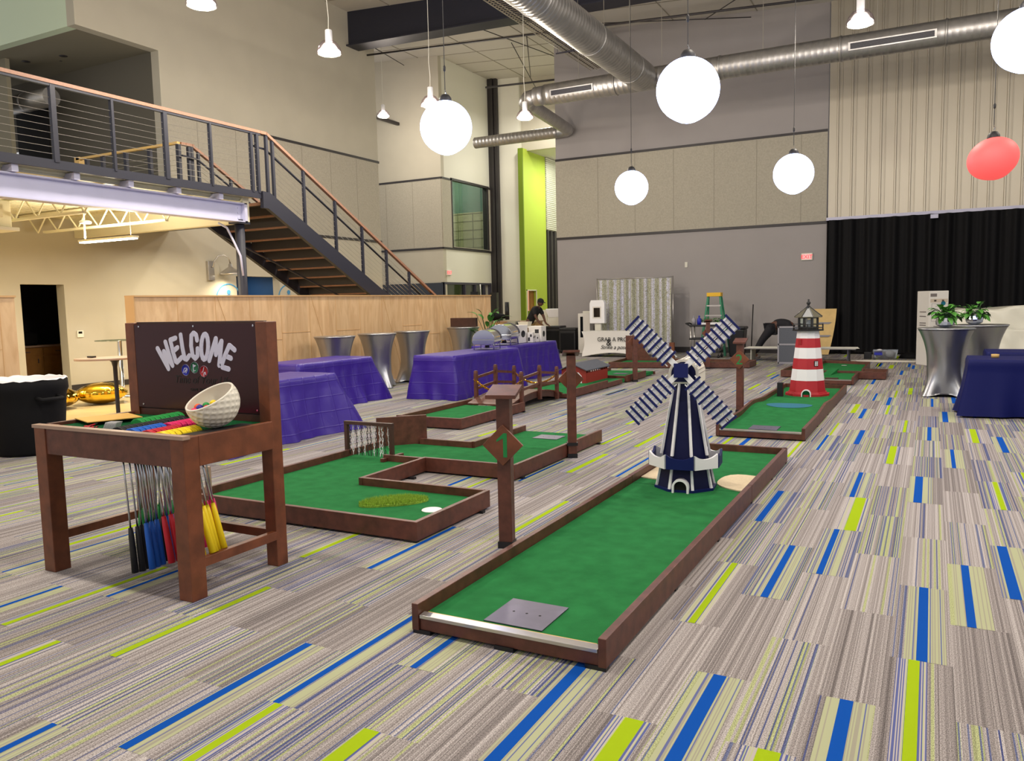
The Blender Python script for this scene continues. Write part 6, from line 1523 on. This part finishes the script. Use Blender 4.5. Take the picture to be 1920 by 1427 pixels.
Rr = [.13, .12, .13, .09, .05, .09, .058, .04, .04, .09, .058, .04, .04, .062, .045, .03, .034, .062, .045, .03, .034]
skin('body', V, E_, Rr, 'skin_dark', t)
skin('shirt', [V[0], V[1], V[2], V[3], (.37, 0, 1.48), V[13], (.40, .235, 1.22), V[17], (.42, -.235, 1.22)], [(0, 1), (1, 2), (2, 3), (3, 4), (3, 5), (5, 6), (3, 7), (7, 8)], [.15, .14, .15, .105, .065, .078, .066, .078, .066], 'shirt_black', t)
skin('shorts', [(0, 0, .98), (0, .10, .9), (.02, .11, .56), (0, -.10, .9), (-.03, -.11, .56)], [(0, 1), (1, 2), (0, 3), (3, 4)], [.15, .115, .095, .115, .095], 'khaki', t)
for s_ in (.11, -.11): skin('shoe', [((-.04 if s_ > 0 else -.1), s_, .045), ((.14 if s_ > 0 else .08), s_, .035)], [(0, 1)], [.045, .04], 'rub_black', t, sub=1)
head(t, (.47, 0, 1.62), .105, (1, 0, -.35), cap='shirt_black')
def hand(parent, c, d, side, m='skin_dark', k=1.0):
    d = Vector(d).normalized(); s_ = Vector(side).normalized(); c = Vector(c); vs, es, rs_ = [c, c + d * .05 * k], [(0, 1)], [.026 * k, .03 * k]
    for i, (off, L_) in enumerate(((-.03, .055), (-.01, .065), (.01, .062), (.03, .05))):
        b = len(vs); vs += [c + d * .075 * k + s_ * off * k, c + d * (.075 + L_ * .6) * k + s_ * off * 1.1 * k - Vector((0, 0, .008)), c + d * (.075 + L_) * k + s_ * off * 1.15 * k - Vector((0, 0, .02))]
        es += [(1, b), (b, b + 1), (b + 1, b + 2)]; rs_ += [.010 * k, .009 * k, .007 * k]
    b = len(vs); vs += [c + d * .03 * k - s_ * .045 * k, c + d * .06 * k - s_ * .06 * k]; es += [(0, b), (b, b + 1)]; rs_ += [.011 * k, .009 * k]
    return skin('hand', vs, es, rs_, m, parent, sub=1)
hand(t, V[16], (.8, 0, -.4), (0, 1, 0)); hand(t, V[20], (.8, 0, -.4), (0, -1, 0))
# figure B bends double behind the grey panel
t = thing('person', 'person in dark clothes bending over double behind the grey framed panel', 'person', (-3.72, 22.0, 0), 0)
V = [(0, 0, .84), (.16, 0, .93), (.36, 0, .90), (.5, 0, .80), (.56, 0, .72),
     (-.04, .1, .80), (-.28, .12, .50), (-.50, .12, .10), (-.40, .13, .04), (-.04, -.1, .80), (-.26, -.12, .50), (-.47, -.12, .10), (-.37, -.13, .04),
     (.46, .17, .80), (.5, .2, .56), (.52, .18, .36), (.52, .17, .30), (.46, -.17, .80), (.52, -.2, .56), (.56, -.18, .36), (.56, -.17, .30)]
Rr = [.15, .14, .145, .10, .06, .10, .07, .045, .04, .10, .07, .045, .04, .07, .05, .035, .035, .07, .05, .035, .035]
skin('body', V, E_, Rr, 'skin_dark', t)
skin('shirt', [V[0], V[1], V[2], V[3], V[13], V[14], V[17], V[18]], [(0, 1), (1, 2), (2, 3), (3, 4), (4, 5), (3, 6), (6, 7)], [.165, .155, .16, .115, .085, .065, .085, .065], 'pants_dark', t)
skin('trousers', [(0, 0, .84), V[5], V[6], (-.49, .12, .13), V[9], V[10], (-.46, -.12, .13)], [(0, 1), (1, 2), (2, 3), (0, 4), (4, 5), (5, 6)], [.168, .13, .092, .07, .13, .092, .07], 'pants_dark', t)
for a, s_ in ((-.50, .12), (-.47, -.12)): skin('shoe', [(a, s_, .045), (a + .17, s_, .035)], [(0, 1)], [.05, .042], 'carton_ink', t, sub=1)
head(t, (.62, 0, .62), .105, (.3, 0, -1))
hand(t, V[16], (.1, 0, -1), (0, 1, 0)); hand(t, V[20], (.1, 0, -1), (0, -1, 0))

# ================================================================ DUCTS, CABLE TRAY, HANGERS
def spiral(f, pts, r_, n=28):
    """round duct with shallow seams every 0.3 m"""
    P_, Q = [], []
    for a, b in zip(pts, pts[1:]):
        a, b = Vector(a), Vector(b); L = (b - a).length; k = max(1, int(L / .13))
        for i in range(k):
            for s_, dr in ((0, 0), (.86, 0), (.9, .0022), (.96, .0022)):
                P_.append(a.lerp(b, (i + s_) / k)); Q.append(r_ + dr)
    P_.append(Vector(pts[-1])); Q.append(r_); f.tube(P_, Q, n); return f
t = thing('spiral_duct', 'long round galvanised duct running parallel to the back wall near the roof', 'duct', (0, 19.6, 7.05))
spiral(MB(), [(-9.15, 0, 0), (7, 0, 0)], .265).build('main_run', 'galv', t)
f = MB(); spiral(f, [(-9.15, 0, 0), (-9.45, 0, -.0)], .24); f.tube([(-9.45, 0, 0), (-9.68, .03, -.02), (-9.82, .2, -.04), (-9.86, .45, -.05)], [.2, .2, .2, .2], 24); f.build('elbow', 'galv', t)
spiral(MB(), [(-9.86, .45, -.05), (-10.22, 3.75, -.05)], .18).build('branch_run', 'galv', t)
f = MB(); f.tube([(-10.22, 3.75, -.05), (-10.26, 4.0, -.05), (-10.4, 4.15, -.05), (-10.65, 4.17, -.05)], .18, 24); f.build('elbow', 'galv', t)
spiral(MB(), [(-10.65, 4.17, -.05), (-13.7, 4.17, -.05)], .18).build('end_run', 'galv', t)
MB().cyl((-13.7, 4.17, -.05), (-13.72, 4.17, -.05), .182, 24).build('end_cap', 'galv', t)
for x, L_ in ((-8.9, 1.2), (-1.75, 1.7)):
    e_ = R(18); f = MB()
    f.box(-.0, L_, -.292, -.262, -.10, .07); o = f.build('register', 'galv', t, loc=(x, 0, 0)); o.rotation_euler = (R(8), 0, 0)
    f = MB(); f.box(.04, L_ - .04, -.296, -.292, -.075, .045); g_ = f.build('slot', 'black_plastic', o)
    f = MB()
    for k in range(5): f.box(.04, L_ - .04, -.300, -.295, -.072 + k * .025, -.067 + k * .025)
    f.build('louvre', 'steel_dark', o)
f = MB()
for x in (-8.2, -6, -3.6, -1.2, 1.0, 3.4):
    f.cyl((x, .0, .26), (x, .0, ZC(x) - 7.05), .006, 5)
f.build('hanger_rod', 'cable', t); 
for x in (-7.2, -4.6, -1.95, .1, 2.3): MB().cyl((x, 0, 0), (x + .05, 0, 0), .28, 28).build('collar', 'galv', t)
t = thing('trunk_duct', 'wide round galvanised trunk duct running overhead into the long duct', 'duct', (-6.35, 10, 7.0))
spiral(MB(), [(0, -10, 0), (0, 9.1, 0)], .35, 36).build('main_run', 'galv', t)
f = MB(); f.tube([(0, 9.1, 0), (0, 9.33, 0)], [.35, .24], 32); f.build('reducer', 'galv', t)
for y in (-3, .6, 3.2, 5.8, 8.2): MB().cyl((0, y, 0), (0, y + .05, 0), .362, 36).build('collar', 'galv', t)
f = MB()
for y in (1.5, 4.4, 7.4):
    for s_ in (-.3, .3): f.cyl((s_, y, .4), (s_, y, 2.4), .006, 5)
f.build('hanger_rod', 'cable', t)
t = thing('cable_tray', 'wire cable tray hung beside the trunk duct under the roof', 'cable tray', (-9.15, 20, 8.6))
f = MB()
for x in (-.2, 0, .2): f.cyl((x, -6, 0), (x, 3.3, 0), .012, 5)
for x in (-.22, .22): f.cyl((x, -6, .1), (x, 3.3, .1), .012, 5)
y = -6
while y < 3.3:
    f.tube([(-.22, y, .1), (-.2, y, 0), (.2, y, 0), (.22, y, .1)], .006, 4); y += .12
f.build('wire_basket', 'cable', t)
f = MB()
for x, m_ in ((-.1, 0), (.05, 0), (.12, 0)): f.cyl((x, -6, .03), (x, 3.3, .03), .016, 6)
f.build('cables', 'steel_dark', t)
f = MB()
for y in (-4.5, 1.2): f.box(-.4, .4, y - .02, y + .02, -.04, -.01); f.cyl((-.35, y, -.02), (-.35, y, 1.3), .006, 5); f.cyl((.35, y, -.02), (.35, y, 1.3), .006, 5)
f.build('trapeze_bar', 'steel_dark', t)
# sprinkler pipes and tension rods below the roof
def pipe(name, label, cat, p, q, r_, m='trim_dark'):
    return tag(MB().cyl(p, q, r_, 8).build(name, m), label, cat, 'thin pipes and rods under the roof')
pipe('sprinkler_pipe', 'black sprinkler pipe running along the underside of the deep roof beam', 'pipe', (-15.6, 20.5, 9.32), (6, 20.5, 8.0), .03)
pipe('sprinkler_pipe', 'black sprinkler pipe hung over the passage near the black column', 'pipe', (-14.3, 25.6, 9.3), (-11.0, 25.6, 9.15), .035)
pipe('tension_rod', 'thin dark rod crossing from the roof beam toward the ribbed duct', 'rod', (-12.6, 20.4, 9.9), (-11.1, 26.0, 9.75), .014)
pipe('tension_rod', 'thin dark rod crossing the first one over the passage', 'rod', (-12.8, 26.2, 9.6), (-11.1, 22.5, 9.7), .014)
pipe('tension_rod', 'thin dark rod sloping over the alcove beside the beam end', 'rod', (-15.5, 20.6, 9.6), (-16.4, 23.6, 9.9), .014)
pipe('tension_rod', 'thin dark rod above the long duct near the back wall', 'rod', (-9.3, 21.8, 9.5), (-4.6, 23.3, 9.3), .014)
pipe('tension_rod', 'thin dark rod crossing above the big white globe', 'rod', (-5.9, 23.4, 9.5), (-4.2, 21.6, 9.45), .014)
pipe('tension_rod', 'near vertical thin rod hanging between the beam and the black column', 'rod', (-12.4, 24.0, 10.1), (-13.0, 27.4, 9.2), .014)
f = MB(); f.box(-18.9, -15.9, 24.65, 24.74, 8.45, 8.55); f.bm.free()
tag(MB().box(-17.55, -17.45, 22.6, 24.7, 8.2, 8.3).build('strut', 'trim_dark'), 'short dark bar projecting from the alcove wall high up', 'bar')

# ================================================================ LAMPS
def globe(label, c, m, r_=.30, tilt_=0.0, energy=60, col=(.86, .92, 1)):
    t = thing('globe_lamp', label, 'globe lamp', c, 0, 'glowing balloon globes hung from the roof')
    f = MB(); f.sphere((0, 0, 0), r_, 40, 24, (1, 1, 1.0))
    for v in f.bm.verts:
        if v.co.z < -r_ * .9: v.co.z -= .012 * (abs(v.co.z) / r_ - .9) * 10
    o = f.build('balloon', m, t); o.scale = (1, 1, 1 if tilt_ == 0 else .88); o.rotation_euler = (0, tilt_, 0)
    f = MB(); f.lathe([(.075, r_ * .965), (.07, r_ + .03), (.045, r_ + .065), (.02, r_ + .075), (0, r_ + .075)], n=20)
    if tilt_: 
        for v in f.bm.verts: v.co.z -= .03
    f.build('socket_cap', 'rub_black', t)
    f = MB(); f.tube([(.0, 0, r_ + .06), (.012, 0, r_ + .09), (0, 0, r_ + .12)], .006, 6); f.build('hook', 'chrome', t)
    MB().cyl((0, 0, r_ + .1), (0, 0, ZC(c[0]) - c[2]), .005, 5).build('cord', 'rub_black', t)
    f = MB(); f.lathe([(0, .62), (.014, .64), (.016, .68), (0, .71)], n=10); f.build('cord_grip', 'rub_black', t)
    if energy:
        l = lamp('globe_lamp_light', 'POINT', (0, 0, 0), energy, col, r_ * 1.02, parent=t)
        l.data.use_shadow = True
    return t
GLOBES = [('big white globe hung in the middle left of the hall over the purple tables', (-5.04, 8.06, 3.65)), ('biggest white globe hanging in front of the trunk duct end', (-2.13, 7.8, 3.61)), ('smallest white globe hanging before the grey wall', (-4.88, 14.07, 3.65)), ('white globe hanging over the lighthouse lane', (-1.94, 13.13, 3.5)), ('white globe cut off at the upper corner of the view', (.75, 9.44, 4.04))]
for lab, c in GLOBES: globe(lab, c, 'globe_white', energy=0)
globe('slightly squashed coral red globe before the ribbed metal wall', (.65, 12.23, 3.33), 'globe_red', tilt_=-.35, energy=0)

def pendant(label, c, on=True):
    t = thing('dome_pendant', label, 'pendant lamp', c, 0, 'clear dome pendant lamps hung from the roof')
    f = MB(); f.lathe([(.215, 0), (.21, .03), (.18, .12), (.12, .19), (.06, .215)], n=36); f.build('dome', 'acrylic_dome', t)
    f = MB(); f.lathe([(.06, .20), (.06, .38), (.05, .39), (0, .39)], n=20); f.build('housing', 'paint_white', t)
    f = MB(); f.lathe([(0, .01), (.17, .01), (.19, .03), (.17, .05), (.0, .06)], n=28); f.build('reflector', 'emit_white', t)
    MB().tube([(0, 0, .39), (.01, 0, .6), (-.015, 0, .9), (0, 0, 1.3), (0, 0, ZC(c[0]) - c[2])], .007, 6).build('cord', 'pale_wall', t)
    lamp('dome_pendant_light', 'POINT', (0, 0, -.06), PEND_W, (1, .90, .76), .14, parent=t)
    return t
PEND_W = 400
for lab, c in (('clear dome pendant cut off at the top of the view above the railing', (-9.2, 8.34, 5.87)), ('clear dome pendant hanging before the tall side wall', (-9.24, 11.09, 5.93)), ('clear dome pendant seen under the duct elbow', (-8.71, 17.48, 5.99)), ('clear dome pendant before the ribbed metal wall', (-1.11, 14.13, 5.86)), ('clear dome pendant mostly hidden behind the big side wall', (-16.1, 21.9, 7.8)), ('clear dome pendant right behind a white globe', (-9.5, 14.6, 5.8))): pendant(lab, c)
for c in ((-1.11, 8.6, 6.3), (-5.1, 3.0, 6.3), (-1.11, 3.0, 6.3), (-9.2, 3.0, 6.3), (3.4, 14.1, 6.3), (3.4, 8.6, 6.3), (3.4, 3.0, 6.3), (-5.1, -3, 6.3)):
    pendant('clear dome pendant over the near half of the hall, outside the view', c)
# unseen fill lamps added to brighten the passage and the offices, loft left dark
lamp('passage_fill', 'AREA', (-12.4, 30.0, 7.4), 170, (.97, 1, .86), 1.2); lamp('passage_fill', 'AREA', (-12.8, 26.8, 9.0), 150, (1, .95, .84), .6)
lamp('office_fill', 'AREA', (-17.2, 26.6, 7.2), 160, (1, .9, .75), .8)
lamp('office_fill', 'AREA', (-17.0, 26.6, 2.9), 6, (1, .9, .75), .6)
lamp('niche_light', 'AREA', (-16.7, 15.6, 2.56), 12, (1, .9, .75), .2)
lamp('strip_light_uplight', 'AREA', (-12.55, 9.05, 2.9), 85, (1, .88, .66), 1.4, rot=(PI, 0, 0), size_y=.1)
for y in (3.0, 6.0, 12.6): lamp('hall_fill', 'AREA', (-13.6, y, 3.0), 130, (1, .86, .62), 1.2)  # added fill without fixtures, lifts the cream area around the mezzanine

# turn every text object into a mesh of its own
dg = bpy.context.evaluated_depsgraph_get()
for o in [o for o in bpy.data.objects if o.type == 'FONT']:
    me = bpy.data.meshes.new_from_object(o.evaluated_get(dg)); n_ = bpy.data.objects.new(o.name, me); C.objects.link(n_)
    n_.parent = o.parent; n_.location = o.location; n_.rotation_euler = o.rotation_euler; n_.scale = o.scale
    nm = o.name; bpy.data.objects.remove(o); n_.name = nm
